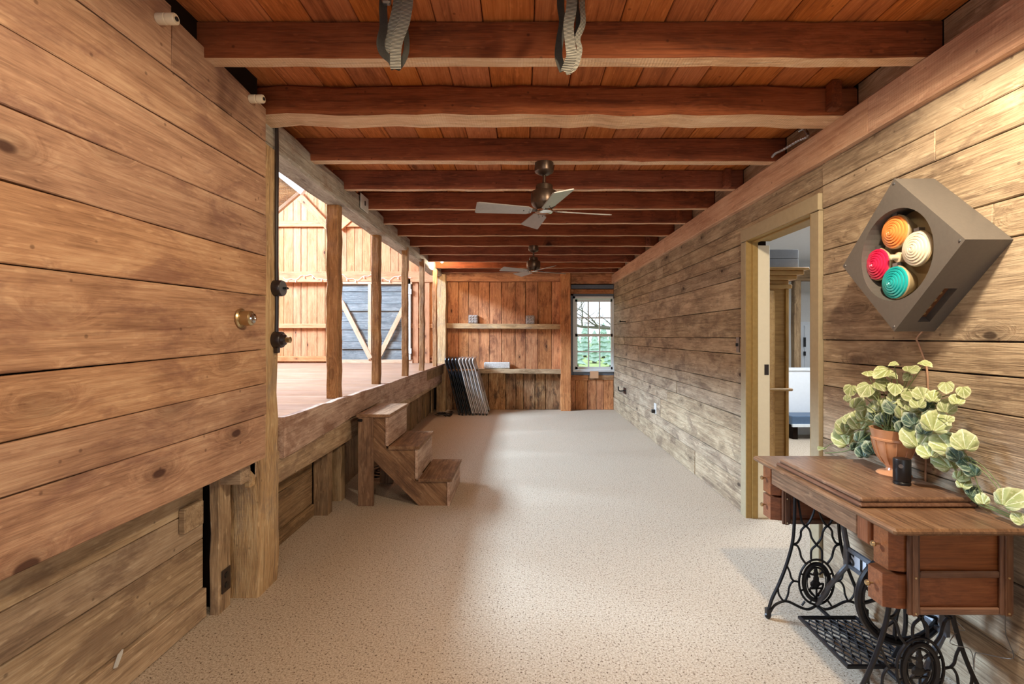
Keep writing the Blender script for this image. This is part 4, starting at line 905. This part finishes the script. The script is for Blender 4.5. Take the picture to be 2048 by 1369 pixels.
def leaf_mesh(seed, name):
    r_ = random.Random(seed); n = 28; rings = 4; vs = [(0, -0.55, 0)]; fs = []
    for j in range(1, rings + 1):
        q = j / rings
        for k in range(n):
            t = 2 * math.pi * k / n; sc_ = 1 + 0.025 * math.cos(17 * t) * q + r_.uniform(-0.03, 0.03) * q + 0.22 * math.exp(-((t - 0.5 * math.pi) / 0.30) ** 2) * q
            dip = 1 - 0.40 * math.exp(-((abs(t - 1.5 * math.pi)) / 0.32) ** 2) * q
            px_, py_ = math.cos(t) * sc_ * dip * 0.95, math.sin(t) * sc_ * dip * (1.02 if math.sin(t) > 0 else 0.95)
            x_, y_ = px_ * q, -0.55 * (1 - q) + py_ * q
            vs.append((x_, y_, 0.13 * math.sin(2 * t + seed) * q * q + 0.05 * math.sin(5 * t + 2 * seed) * q - 0.22 * q * q + 0.14 + 0.18 * abs(x_)))
    for k in range(n): fs.append((0, 1 + k, 1 + (k + 1) % n))
    for j in range(rings - 1):
        for k in range(n): fs.append((1 + j * n + k, 1 + (j + 1) * n + k, 1 + (j + 1) * n + (k + 1) % n, 1 + j * n + (k + 1) % n))
    me = bpy.data.meshes.new(name); me.from_pydata(vs, [], fs); set_smooth(me, 80); return me
LM = {}
for key in ('leaf', 'leafd'):
    LM[key] = []
    for s_ in range(3):
        me = leaf_mesh(s_, 'leaf'); me.materials.append(M[key]); LM[key].append(me)
LV = [(310,285,34),(415,275,52),(485,225,26),(595,260,44),(680,222,36),(200,390,38),(300,385,48),(180,450,26),(245,490,44),(345,425,40),(400,360,52),(490,380,40),(570,305,26),(500,455,52),(420,480,42),(465,510,48,1),(300,560,55),(570,545,66),(610,430,62),(660,420,46),(740,440,42),(822,370,40),(935,400,36),(890,460,40),(830,505,50),(690,500,46,1),(755,610,76),(635,610,58),(540,640,46,1),(260,600,66),(160,640,56),(150,710,62),(280,710,50,1),(190,590,38),(630,705,88),(820,745,82),(940,735,68),(700,795,56),(815,860,70),(330,780,48,1),(280,800,44,1),(920,960,42),(960,880,52,1),(990,920,44,1),(940,1010,40),(1000,1060,42,1),(1060,1110,36),(1240,1110,76),(1300,1240,40),(14,818,26),(400,590,38,1),(360,510,44),(450,570,42,1),(520,590,40,1),(590,590,46,1),(845,585,24),(470,300,26),(360,560,40,1),(680,650,44,1),(560,480,44),(720,560,44,1),(230,770,34,1),(880,820,44,1),(600,510,40),(640,480,44)]
stems = MB(); rl = random.Random(5)
for i, q in enumerate(LV):
    zx, zy, zr = q[0], q[1], q[2]; px = 1640 + zx * 0.3067; py = 660 + zy * 0.3067
    t = (px - 1700) / 300.0
    Xd = 1.575 + 0.06 * max(0, min(1.3, t)) + rl.uniform(-0.035, 0.02)
    if zy > 840: Xd = 1.645 + rl.uniform(-0.01, 0.01)
    if px > 2000: Xd = 1.650
    if px < 1660: Xd = 1.55
    if zx < 340 and zy > 540: Xd = 1.615 + rl.uniform(-0.02, 0.01)
    rad = 1.10 * zr * 0.3067 * (Xd / ((px - U0) / F)) / F
    Xd = min(Xd, XR - 0.015 - rad * 0.75)
    p = at(px, py, X=Xd)
    if p.z < ZT + 0.02 + rad * 0.3: p.z = ZT + 0.02 + rad * 0.3
    nrm = Vector((-0.62 + rl.uniform(-.3, .3), -0.62 + rl.uniform(-.35, .35), 0.45 + rl.uniform(-.35, .45))).normalized()
    if zy < 300: nrm = (nrm + Vector((0, 0, 0.8))).normalized()
    if px < 1660: nrm = Vector((-0.1, -0.1, 1)).normalized()
    dn = Vector((rl.uniform(-.5, .5), rl.uniform(-.6, .6), -0.8)) if zy > 400 else Vector((rl.uniform(-.5, .5), rl.uniform(-.5, .5), 0.5))
    Mx = frame(p - PB, nrm.cross(dn), nrm)
    Mx = Mx @ Matrix.Diagonal((rad, rad, rad, 1))
    o = bpy.data.objects.new('leaf', LM['leafd' if len(q) > 3 else 'leaf'][i % 3]); o.matrix_basis = Mx; link(o, pp)
    root = PB + Vector((rl.uniform(-.03, .03), rl.uniform(-.03, .03), 0.19))
    tip = p - nrm * 0.006
    if zy > 840 and zx > 880: root = at(1920, 912, X=1.635)
    if px < 1660: root = at(1700, 900, X=1.60)
    mid = (root + tip) / 2 + Vector((0, 0, 0.035)); mid.x = min(mid.x, XR - 0.02)
    stems.tube(spline([root, mid, tip], 4), 0.0018, 5)
vine = [PB + Vector((0.02, -0.04, 0.20)), at(1870, 880, X=1.62), at(1905, 930, X=1.64), at(1925, 975, X=1.648), at(1950, 1005, X=1.650), at(1985, 1020, X=1.650), at(2020, 1035, X=1.650)]
for dz in (0, 0.008): stems.tube(spline([v + Vector((0, 0, dz)) for v in vine], 5), 0.0025, 5)
vine = [PB + Vector((-0.02, 0.04, 0.20)), at(1735, 850, X=1.61), at(1720, 890, X=1.61), at(1690, 903, X=1.58), at(1650, 907, X=1.55)]
stems.tube(spline(vine, 5), 0.0025, 5)
stems.build('stems', M['stem'], pp, smooth=True, world=True)
kc = at(1804, 969, Z=ZT + 0.035); kc.z = ZT + 0.0352
sk = thing('small_camera', kc, 'small black cylindrical camera standing in front of the urn', 'camera')
MB().lathe([(0.027, 0), (0.030, 0.003), (0.030, 0.010), (0.026, 0.014)], res=24).build('base', M['black'], sk, smooth=True)
MB().lathe([(0.028, 0.014), (0.0300, 0.017), (0.0300, 0.100), (0.0285, 0.104), (0.002, 0.1045)], res=28).build('body', M['black'], sk, smooth=True)
MB().lathe([(0.008, 0.028), (0.008, 0.0312), (0.0065, 0.0314), (0.0065, 0.030)], (0, 0, 0.078), (Vector((0.7, -0.7, 0)), Vector((0, 0, 1)), Vector((-0.7, -0.7, 0)).normalized()), 16).build('lens_ring', M['steel'], sk, smooth=True)
# ------------------------------------------------------------------ ceiling fans
def fan(loc, rot, label):
    f = thing('ceiling_fan', loc, label, 'fan', 'ceiling fans')
    MB().lathe([(0.062, 0), (0.064, -0.055), (0.060, -0.062), (0.030, -0.078), (0.012, -0.082)], res=28).build('canopy', M['bronze'], f, smooth=True)
    MB().lathe([(0.011, -0.07), (0.011, -0.155)], res=12).build('downrod', M['bronze'], f, smooth=True)
    MB().lathe([(0.020, -0.135), (0.056, -0.150), (0.058, -0.185), (0.062, -0.188), (0.084, -0.194), (0.088, -0.202), (0.088, -0.268), (0.080, -0.285), (0.060, -0.300), (0.040, -0.318), (0.002, -0.320)], res=32).build('motor', M['bronze'], f, smooth=True)
    MB().lathe([(0.055, -0.312), (0.060, -0.318), (0.060, -0.328), (0.050, -0.335), (0.002, -0.336)], res=28).build('hub_plate', M['chrome'], f, smooth=True)
    for k in range(4):
        a = rot + k * math.pi / 2; dirv = Vector((math.cos(a), math.sin(a), 0)); sd = Vector((-math.sin(a), math.cos(a), 0)); pit = math.radians(14)
        wv = (sd * math.cos(pit) + Vector((0, 0, 1)) * math.sin(pit)); nv = dirv.cross(wv)
        O = Vector((0, 0, -0.325)); pts = []
        for (r, hw) in ((0.085, 0.026), (0.115, 0.046), (0.30, 0.058), (0.445, 0.068), (0.458, 0.060)): pts.append((r, hw))
        poly = [O + dirv * r - wv * h for r, h in pts] + [O + dirv * r + wv * h for r, h in reversed(pts)]
        bl = MB().prism(poly, nv * 0.006).build('blade', M['blade'], f)
        MB().prism([O + dirv * 0.04 - wv * 0.014 + nv * 0.004, O + dirv * 0.15 - wv * 0.03 + nv * 0.007, O + dirv * 0.15 + wv * 0.03 + nv * 0.007, O + dirv * 0.04 + wv * 0.014 + nv * 0.004], nv * 0.005).build('blade_bracket', M['bronze'], f)
        for (r, h) in ((0.10, -0.015), (0.10, 0.015), (0.14, 0.0)): MB().ball(O + dirv * r + wv * h - nv * 0.001, 0.004, 6).build('screw', M['black'], bl)
    return f
fan((0.145, 3.185, 2.541), math.radians(12), 'nearer bronze ceiling fan with four grey blades')
fan((0.142, 6.118, 2.541), math.radians(28), 'farther bronze ceiling fan with four grey blades near the back wall')
# ------------------------------------------------------------------ folding chairs leaning in the back corner
def chair_parts(ch, fm, pm):
    L = 1.02; hw = 0.215; r = 0.011
    U = [(0, -hw, 0.01), (0, -hw, 0.5), (0.006, -hw, L - 0.22), (-0.006, -hw, L - 0.07), (0.012, -hw + 0.01, L - 0.015), (0.03, -hw + 0.05, L), (0.03, hw - 0.05, L), (0.012, hw - 0.01, L - 0.015), (-0.006, hw, L - 0.07), (0.006, hw, L - 0.22), (0, hw, 0.5), (0, hw, 0.01)]
    MB().tube(spline(U, 3), r, 8).build('frame', fm, ch, smooth=True)
    MB().prism([(0.006, -hw + 0.01, L - 0.20), (0.006, hw - 0.01, L - 0.20), (0.006, hw - 0.01, L - 0.02), (0.006, -hw + 0.01, L - 0.02)], (0.012, 0, 0)).build('backrest', pm, ch)
    MB().box((0.014, -hw + 0.03, 0.40), (0.034, hw - 0.03, 0.78), bev=0.006).build('seat', pm, ch)
    for s in (-1, 1): MB().tube([(0.024, s * (hw - 0.022), 0.02), (0.026, s * (hw - 0.022), 0.62), (0.012, s * (hw - 0.012), 0.70)], r * 0.9, 8).build('rear_leg', fm, ch, smooth=True)
    MB().tube([(0, -hw, 0.22), (0, hw, 0.22)], 0.008, 8).build('crossbar', fm, ch, smooth=True)
    MB().tube([(0.024, -hw + 0.02, 0.13), (0.024, hw - 0.02, 0.13)], 0.008, 8).build('crossbar', fm, ch, smooth=True)
    for s in (-1, 1): MB().lathe([(0.013, 0.0), (0.014, 0.02), (0.012, 0.035)], (0, s * hw, 0), res=10).build('rubber_foot', M['black'], ch, smooth=True)
LBL = ['black folding chair against the platform, leftmost of the leaning row', 'second black folding chair from the platform in the leaning row', 'third black folding chair from the platform in the leaning row', 'black folding chair next to the grey ones in the leaning row',
       'grey folding chair next to the black ones in the leaning row', 'second grey folding chair from the black ones in the row', 'middle grey folding chair of the five leaning grey ones', 'second grey folding chair from the open end of the row', 'outermost grey folding chair of the leaning row, facing the room']
protos = {}
for i in range(9):
    kind = 'chairblk' if i < 4 else 'chairgry'
    bxc = -1.10 + i * 0.060
    ch = thing('folding_chair', (bxc, 8.48 + R.uniform(-0.02, 0.02), 0.004), LBL[i], 'chair', 'folding chairs leaning in the corner')
    ch.rotation_euler = (0, -math.radians(14.5), 0)
    if kind not in protos:
        chair_parts(ch, M[kind], M['chairpad'] if kind == 'chairgry' else M['chairblk']); protos[kind] = ch
    else:
        for c in protos[kind].children: k = c.copy(); col.objects.link(k); k.parent = ch
# ------------------------------------------------------------------ straps hanging from the first joist
def ribbon(m, pts, wd, yy, tw):
    P = spline([Vector((XB(p[0], yy + p[2]), yy + p[2], ZB(p[1], yy + p[2]))) for p in pts], 6); n_ = len(P); vs = []
    for i in range(n_):
        t = (P[min(i + 1, n_ - 1)] - P[max(i - 1, 0)]).normalized(); a = tw * math.sin(3.0 * i / n_ + tw)
        s = t.cross(Vector((0, 1, 0)))
        if s.length < 1e-4: s = Vector((1, 0, 0))
        s.normalize(); s = (s * math.cos(a) + Vector((0, 1, 0)) * math.sin(a)); nn = t.cross(s).normalized()
        for (u_, v_) in ((-1, -1), (1, -1), (1, 1), (-1, 1)): vs.append(P[i] + s * (wd / 2 * u_) + nn * (0.0012 * v_))
    fs = []
    for i in range(n_ - 1):
        for k in range(4): fs.append((i * 4 + k, i * 4 + (k + 1) % 4, i * 4 + 4 + (k + 1) % 4, i * 4 + 4 + k))
    fs += [(3, 2, 1, 0), tuple((n_ - 1) * 4 + k for k in range(4))]
    m.add(vs, fs)
def zp(q): return [(680 + a * 0.3027, b * 0.3027, d) for a, b, d in q]
def strap(label, loops, yy, hx):
    s = thing('hanging_strap', (XB(hx, yy), yy, 2.69), label, 'strap', 'straps hanging from the ceiling')
    for k_, (q, wd, tw) in enumerate(loops):
        m = MB(); ribbon(m, zp(q), wd, yy, tw); m.build('webbing_loop', M['strapd'] if k_ in (0, 3) else M['strap'], s, world=True, smooth=True)
    return s
top = -165
s1 = strap('folded grey webbing strap hanging from the ceiling, left of the two', [
    ([(300, top, 0), (285, 40, 0), (288, 180, 0.0), (268, 280, -0.01), (285, 350, -0.01), (340, 400, -0.005), (365, 455, 0.0)], 0.030, 0.35),
    ([(380, top, 0.02), (385, 0, 0.02), (360, 130, 0.02), (325, 250, 0.02), (300, 330, 0.01), (290, 350, 0.0)], 0.036, 0.25),
    ([(455, top, -0.02), (448, 0, -0.02), (425, 140, -0.03), (385, 250, -0.03), (368, 340, -0.03), (368, 455, -0.02)], 0.040, 0.2),
    ([(420, 120, 0.03), (440, 260, 0.03), (435, 350, 0.02), (405, 420, 0.01), (375, 462, 0.0)], 0.022, 0.6)], 1.80, 790)
MB().box((XB(765, 1.79), 1.775, ZB(10, 1.79)), (XB(782, 1.79), 1.80, ZB(-20, 1.79)), bev=0.006).build('buckle', M['steel'], s1, world=True)
s2 = strap('folded grey webbing strap hanging from the ceiling, right of the two', [
    ([(1460, top, 0), (1458, 40, 0), (1470, 150, 0), (1450, 280, 0), (1445, 380, 0), (1475, 470, 0)], 0.030, 0.45),
    ([(1535, top, -0.03), (1530, 40, -0.03), (1510, 170, -0.03), (1522, 300, -0.03), (1528, 380, -0.02), (1490, 478, 0)], 0.040, 0.2),
    ([(1610, top, 0.02), (1600, 20, 0.02), (1605, 150, 0.02), (1570, 250, 0.01), (1582, 330, 0.01), (1550, 440, 0.0), (1490, 480, 0)], 0.024, 0.5),
    ([(1560, top, 0.03), (1565, 30, 0.03), (1575, 150, 0.03), (1560, 240, 0.02)], 0.022, 0.7)], 1.80, 1143)
MB().box((XB(1128, 1.79), 1.77, ZB(3, 1.79)), (XB(1152, 1.79), 1.79, ZB(-25, 1.79)), bev=0.006).build('buckle', M['steel'], s2, world=True)
# ------------------------------------------------------------------ small fittings on the left
def lathe_x(prof, c, name, mat, parent, res=24): return MB().lathe(prof, Vector(c) - base_of(parent), 'X', res).build(name, mat, parent, smooth=True)
pk = at(481, 637, X=XL)
kb = thing('brass_wall_knob', pk, 'round brass knob with glass centre on the left wall boards', 'knob')
lathe_x([(0.046, 0), (0.047, 0.006), (0.040, 0.012)], pk, 'back_plate', M['brass'], kb); lathe_x([(0.034, 0.010), (0.036, 0.030), (0.034, 0.052), (0.026, 0.058)], pk, 'collar', M['brass'], kb)
lathe_x([(0.025, 0.056), (0.022, 0.064), (0.010, 0.066), (0.006, 0.062), (0.001, 0.062)], pk, 'glass_centre', M['chrome'], kb)
XPf = -1.388
cdt = thing('conduit_switch', (XPf, 2.66, 1.4), 'dark vertical conduit with two round switch boxes on the corner post', 'switch')
yc = 2.66
MB().tube(spline([(XPf + 0.012, 2.52, 2.60), (XPf + 0.012, 2.62, 2.59), (XPf + 0.012, yc, 2.55), (XPf + 0.012, yc, 2.0), (XPf + 0.012, yc, 1.36)], 5), 0.010, 8).build('conduit', M['bakelite'], cdt, smooth=True, world=True)
for py, nm in ((577, 0), (680, 1)):
    c = Vector((XPf, yc, ZB(py, yc)))
    bx = lathe_x([(0.046, 0), (0.046, 0.040), (0.042, 0.046)], c, 'switch_box', M['bakelite'], cdt)
    def kid(prof, mat, name): MB().lathe(prof, c - base_of(cdt), 'X', 20).build(name, mat, bx, smooth=True)
    if nm == 0:
        kid([(0.042, 0.045), (0.042, 0.049), (0.002, 0.050)], M['bakelite2'], 'cover'); MB().box(c - base_of(cdt) + Vector((0.048, -0.012, -0.006)), c - base_of(cdt) + Vector((0.075, 0.012, 0.006)), bev=0.003).build('toggle', M['black'], bx)
    else:
        kid([(0.034, 0.045), (0.030, 0.060), (0.018, 0.068)], M['bakelite'], 'collar'); kid([(0.018, 0.066), (0.018, 0.088), (0.012, 0.092), (0.001, 0.092)], M['brass'], 'knob')
        MB().box(c - base_of(cdt) + Vector((0.0, -0.015, -0.075)), c - base_of(cdt) + Vector((0.025, 0.015, -0.04)), bev=0.004).build('clamp', M['bakelite'], bx)
for px, py, lb in ((316, 38, 'cream porcelain insulator on the top left board nearer the camera'), (500, 198, 'cream porcelain insulator on the top left board beside the corner post')):
    c = at(px, py, X=XL); o = thing('porcelain_insulator', c, lb, 'insulator', 'porcelain insulators')
    MB().lathe([(0.019, 0), (0.020, 0.004), (0.020, 0.030), (0.017, 0.032), (0.017, 0.036), (0.020, 0.038), (0.020, 0.062), (0.018, 0.066), (0.008, 0.066)], (0, 0, 0), 'X', 16).build('body', M['porcelain'], o, smooth=True)
    MB().lathe([(0.008, 0.064), (0.008, 0.070), (0.003, 0.072)], (0, 0, 0), 'X', 10).build('screw', M['iron'], o, smooth=True)
oc = Vector((-1.500, 2.40, ZB(1160, 2.40)))
ot = thing('wall_outlet', oc, 'dark brown double outlet on the low stud beside the corner post', 'outlet')
MB().box((0, -0.034, -0.058), (0.006, 0.034, 0.058), bev=0.002).build('plate', M['bakelite'], ot)
for zz in (-0.025, 0.025): MB().lathe([(0.016, 0.005), (0.016, 0.009), (0.001, 0.009)], (0, 0, zz), 'X', 14).build('socket', M['black'], ot)
pc = at(232, 1320, X=XW + 0.018)
MBp = MB().prism([(0.004, -0.018, -0.022), (0.004, -0.004, -0.026), (0.006, 0.016, 0.010), (0.006, 0.020, 0.026), (0.004, 0.002, 0.016)], (0.006, 0, 0))
o = MBp.build('paper_scrap', M['platewht'], None, loc=pc); tag(o, 'small white paper scrap stuck to the lowest left board', 'paper')
hp = at(726, 407, X=-1.412)
sp_ = thing('switch_plate', (-1.405, hp.y, hp.z), 'off white switch plate high on the hewn header beam', 'switch plate')
MB().box((0, -0.10, -0.065), (0.010, 0.10, 0.065), bev=0.003).build('plate', M['platewht'], sp_); MB().box((0.008, -0.008, -0.020), (0.016, 0.008, 0.020)).build('toggle', M['iron'], sp_)
lc = Vector((-1.42, 7.75, 2.47))
lb = thing('bulb_lamp', lc, 'small lit bulb at the far end of the header beam', 'lamp')
lc2 = at(884, 523, Y=7.75); lb.location = lc2
MB().lathe([(0.020, 0.06), (0.022, 0.03), (0.018, 0.02)], res=14).build('socket', M['porcelain'], lb, smooth=True)
NB = NT('lit_bulb'); NB.b.inputs['Emission Color'].default_value = (1, 0.78, 0.5, 1); NB.b.inputs['Emission Strength'].default_value = 40
MB().ball((0, 0, 0.0), 0.026, 12).build('bulb', NB.m, lb, smooth=True)
lamp('bulb_lamp_light', 'POINT', lc2 + Vector((0.0, -0.06, -0.06)), 30, WARM, 0.02)
# cable coil under the steps, wire pile by the chairs
cc = MB(); rc = random.Random(3)
for k in range(5):
    r0 = 0.13 + rc.uniform(-0.02, 0.03); ox, oy = rc.uniform(-.02, .02), rc.uniform(-.02, .02)
    cc.tube([Vector((-1.40 + ox + r0 * 0.8 * math.cos(2 * math.pi * i / 20), 4.72 + oy + r0 * math.sin(2 * math.pi * i / 20), 0.012 + 0.012 * k + 0.008 * math.sin(i * 0.9 + k))) for i in range(20)], 0.006, 6, closed=True)
o = cc.build('cable_coil', M['cable'], None, loc=(-1.40, 4.72, 0), smooth=True, world=True); tag(o, 'coiled black cable on the carpet behind the steps', 'cable')
cc = MB()
for k in range(9):
    pts = [Vector((rc.uniform(-1.50, -1.20), rc.uniform(8.05, 8.4), 0.008 + rc.uniform(0, 0.05))) for _ in range(5)]
    cc.tube(spline(pts, 5), 0.005, 5)
o = cc.build('wire_pile', M['cable'], None, loc=(-1.35, 8.2, 0), smooth=True, world=True); tag(o, 'tangled black wires on the carpet beside the folding chairs', 'cable')
# ------------------------------------------------------------------ things on the back wall girts
def stone(px0, px1, py0, py1, y, mat, name, label, dep, cat):
    a, b = XB(px0, y), XB(px1, y); z1 = ZB(py0, y); z0 = ZB(py1, y)
    m = MB(); n_ = 6; vs = []
    o = MB().box((a, y, z0), (b, y + dep, z1), bev=0.008)
    if name == 'carved_block':
        for i in range(3):
            for j in range(3): o.box((a + (b - a) * (0.08 + i * 0.31), y - 0.008, z0 + (z1 - z0) * (0.08 + j * 0.31)), (a + (b - a) * (0.30 + i * 0.31), y + 0.01, z0 + (z1 - z0) * (0.30 + j * 0.31)), bev=0.004)
    o = o.build(name, mat, None, loc=((a + b) / 2, y, z0), world=True); return tag(o, label, cat)
gz = ZB(652.5) + 0.0475
for (p0, p1, py0, lb_) in ((937, 955, 631, 'mottled square block on the girt, left of the pair'), (1052, 1069, 634, 'mottled square block on the girt, right of the pair')):
    y = 8.835; a, b = XB(p0, y), XB(p1, y); z0 = gz + (-0.008 if p0 > 1000 else -0.001); z1 = z0 + 0.155
    m = MB().box((a, y, z0), (b, y + 0.075, z1), bev=0.006)
    for i in range(3):
        for j in range(3): m.box((a + (b - a) * (0.08 + i * 0.31), y - 0.008, z0 + 0.155 * (0.08 + j * 0.31)), (a + (b - a) * (0.28 + i * 0.31), y + 0.01, z0 + 0.155 * (0.28 + j * 0.31)), bev=0.004)
    tag(m.build('stone_block', M['stone'], None, loc=((a + b) / 2, y, z0), world=True), lb_, 'block', 'mottled blocks on the girt')
y = 8.79; z0 = ZB(741.5) + 0.044
m = MB().box((XB(968, y), y, z0), (XB(1020, y), y + 0.10, z0 + 0.115), bev=0.012)
o = m.build('stone_slab', M['stonew'], None, loc=(XB(994, y), y, z0), world=True); tag(o, 'long whitish stone slab lying on the low shelf beam', 'stone')
y = 8.86
o = MB().box((XB(1180, y), y, ZB(757, y)), (XB(1197, y), y + 0.004, ZB(743, y))).build('paper_tag', M['paper'], None, loc=(XB(1188, y), y, ZB(757, y)), world=True); tag(o, 'tan paper tag on the window sill', 'tag')
# ------------------------------------------------------------------ fittings on the right wall
c = at(1252, 644, X=XR); o = thing('coat_peg', c, 'black peg hook high on the right wall beside the window', 'hook')
MB().tube([(0.01, 0, 0), (-0.09, 0, 0.003)], 0.008, 8).build('shank', M['iron'], o, smooth=True); MB().ball((-0.095, 0, 0.004), 0.016, 10).build('knob', M['iron'], o, smooth=True)
c = at(1250, 782, X=XR); o = thing('wall_bracket', c, 'small black bracket low on the right wall near the window', 'bracket')
MB().box((-0.006, -0.10, -0.05), (0, 0.10, 0.05)).build('plate', M['iron'], o); MB().tube(spline([(-0.005, 0, 0), (-0.10, 0, 0.0), (-0.11, 0, 0.07)], 4), 0.010, 8).build('arm', M['iron'], o, smooth=True)
c = at(1311, 818, X=XR); o = thing('wall_socket', c, 'white plug-in socket low on the far right wall', 'outlet')
MB().box((-0.007, -0.05, -0.07), (0.002, 0.05, 0.07), bev=0.003).build('plate', M['platewht'], o); MB().box((-0.05, -0.02, -0.055), (-0.006, 0.02, -0.01), bev=0.004).build('plug', M['black'], o)
c = at(1477, 690, X=XR); o = thing('light_switch', c, 'grey light switch beside the far door casing', 'switch')
MB().box((-0.008, -0.025, -0.06), (0.002, 0.025, 0.06), bev=0.002).build('plate', M['steel'], o); MB().box((-0.022, -0.006, -0.012), (-0.007, 0.006, 0.012)).build('toggle', M['black'], o)
fc = MB(); P = [at(1544, 314, X=1.63), at(1552, 306, X=1.63), at(1567, 299, X=1.63), at(1595, 282, X=1.64), at(1615, 272, X=1.65), at(1608, 258, X=1.65), at(1598, 262, X=1.645)]
P = spline(P, 10); fc.tube(P, [0.0095 if i % 2 else 0.0075 for i in range(len(P))], 8)
o = fc.build('flexible_conduit', M['steel'], None, loc=P[0], world=True); tag(o, 'ribbed metal flexible conduit above the right beam', 'conduit')
# ------------------------------------------------------------------ string lights along the hall girt
sl = thing('string_lights', (XB(690, 8.78), 8.78, ZB(556, 8.78)), 'white string lights draped along the hall girt', 'string lights')
P = []; N_ = 60
for i in range(N_ + 1):
    px = 566 + (822 - 566) * i / N_; P.append(Vector((XB(px, 8.785), 8.785, ZB(555 + 5 * math.sin(i * 0.42) + 2 * math.sin(i * 1.3), 8.785))))
MB().tube(P, 0.004, 5).build('wire', M['lightwire'], sl, smooth=True, world=True)
for i in range(2, N_, 4): MB().ball(P[i] + Vector((0, -0.005, -0.03)) - base_of(sl), 0.013, 8, (0.8, 0.8, 1.6)).build('bulb', M['bulbglass'], sl, smooth=True)
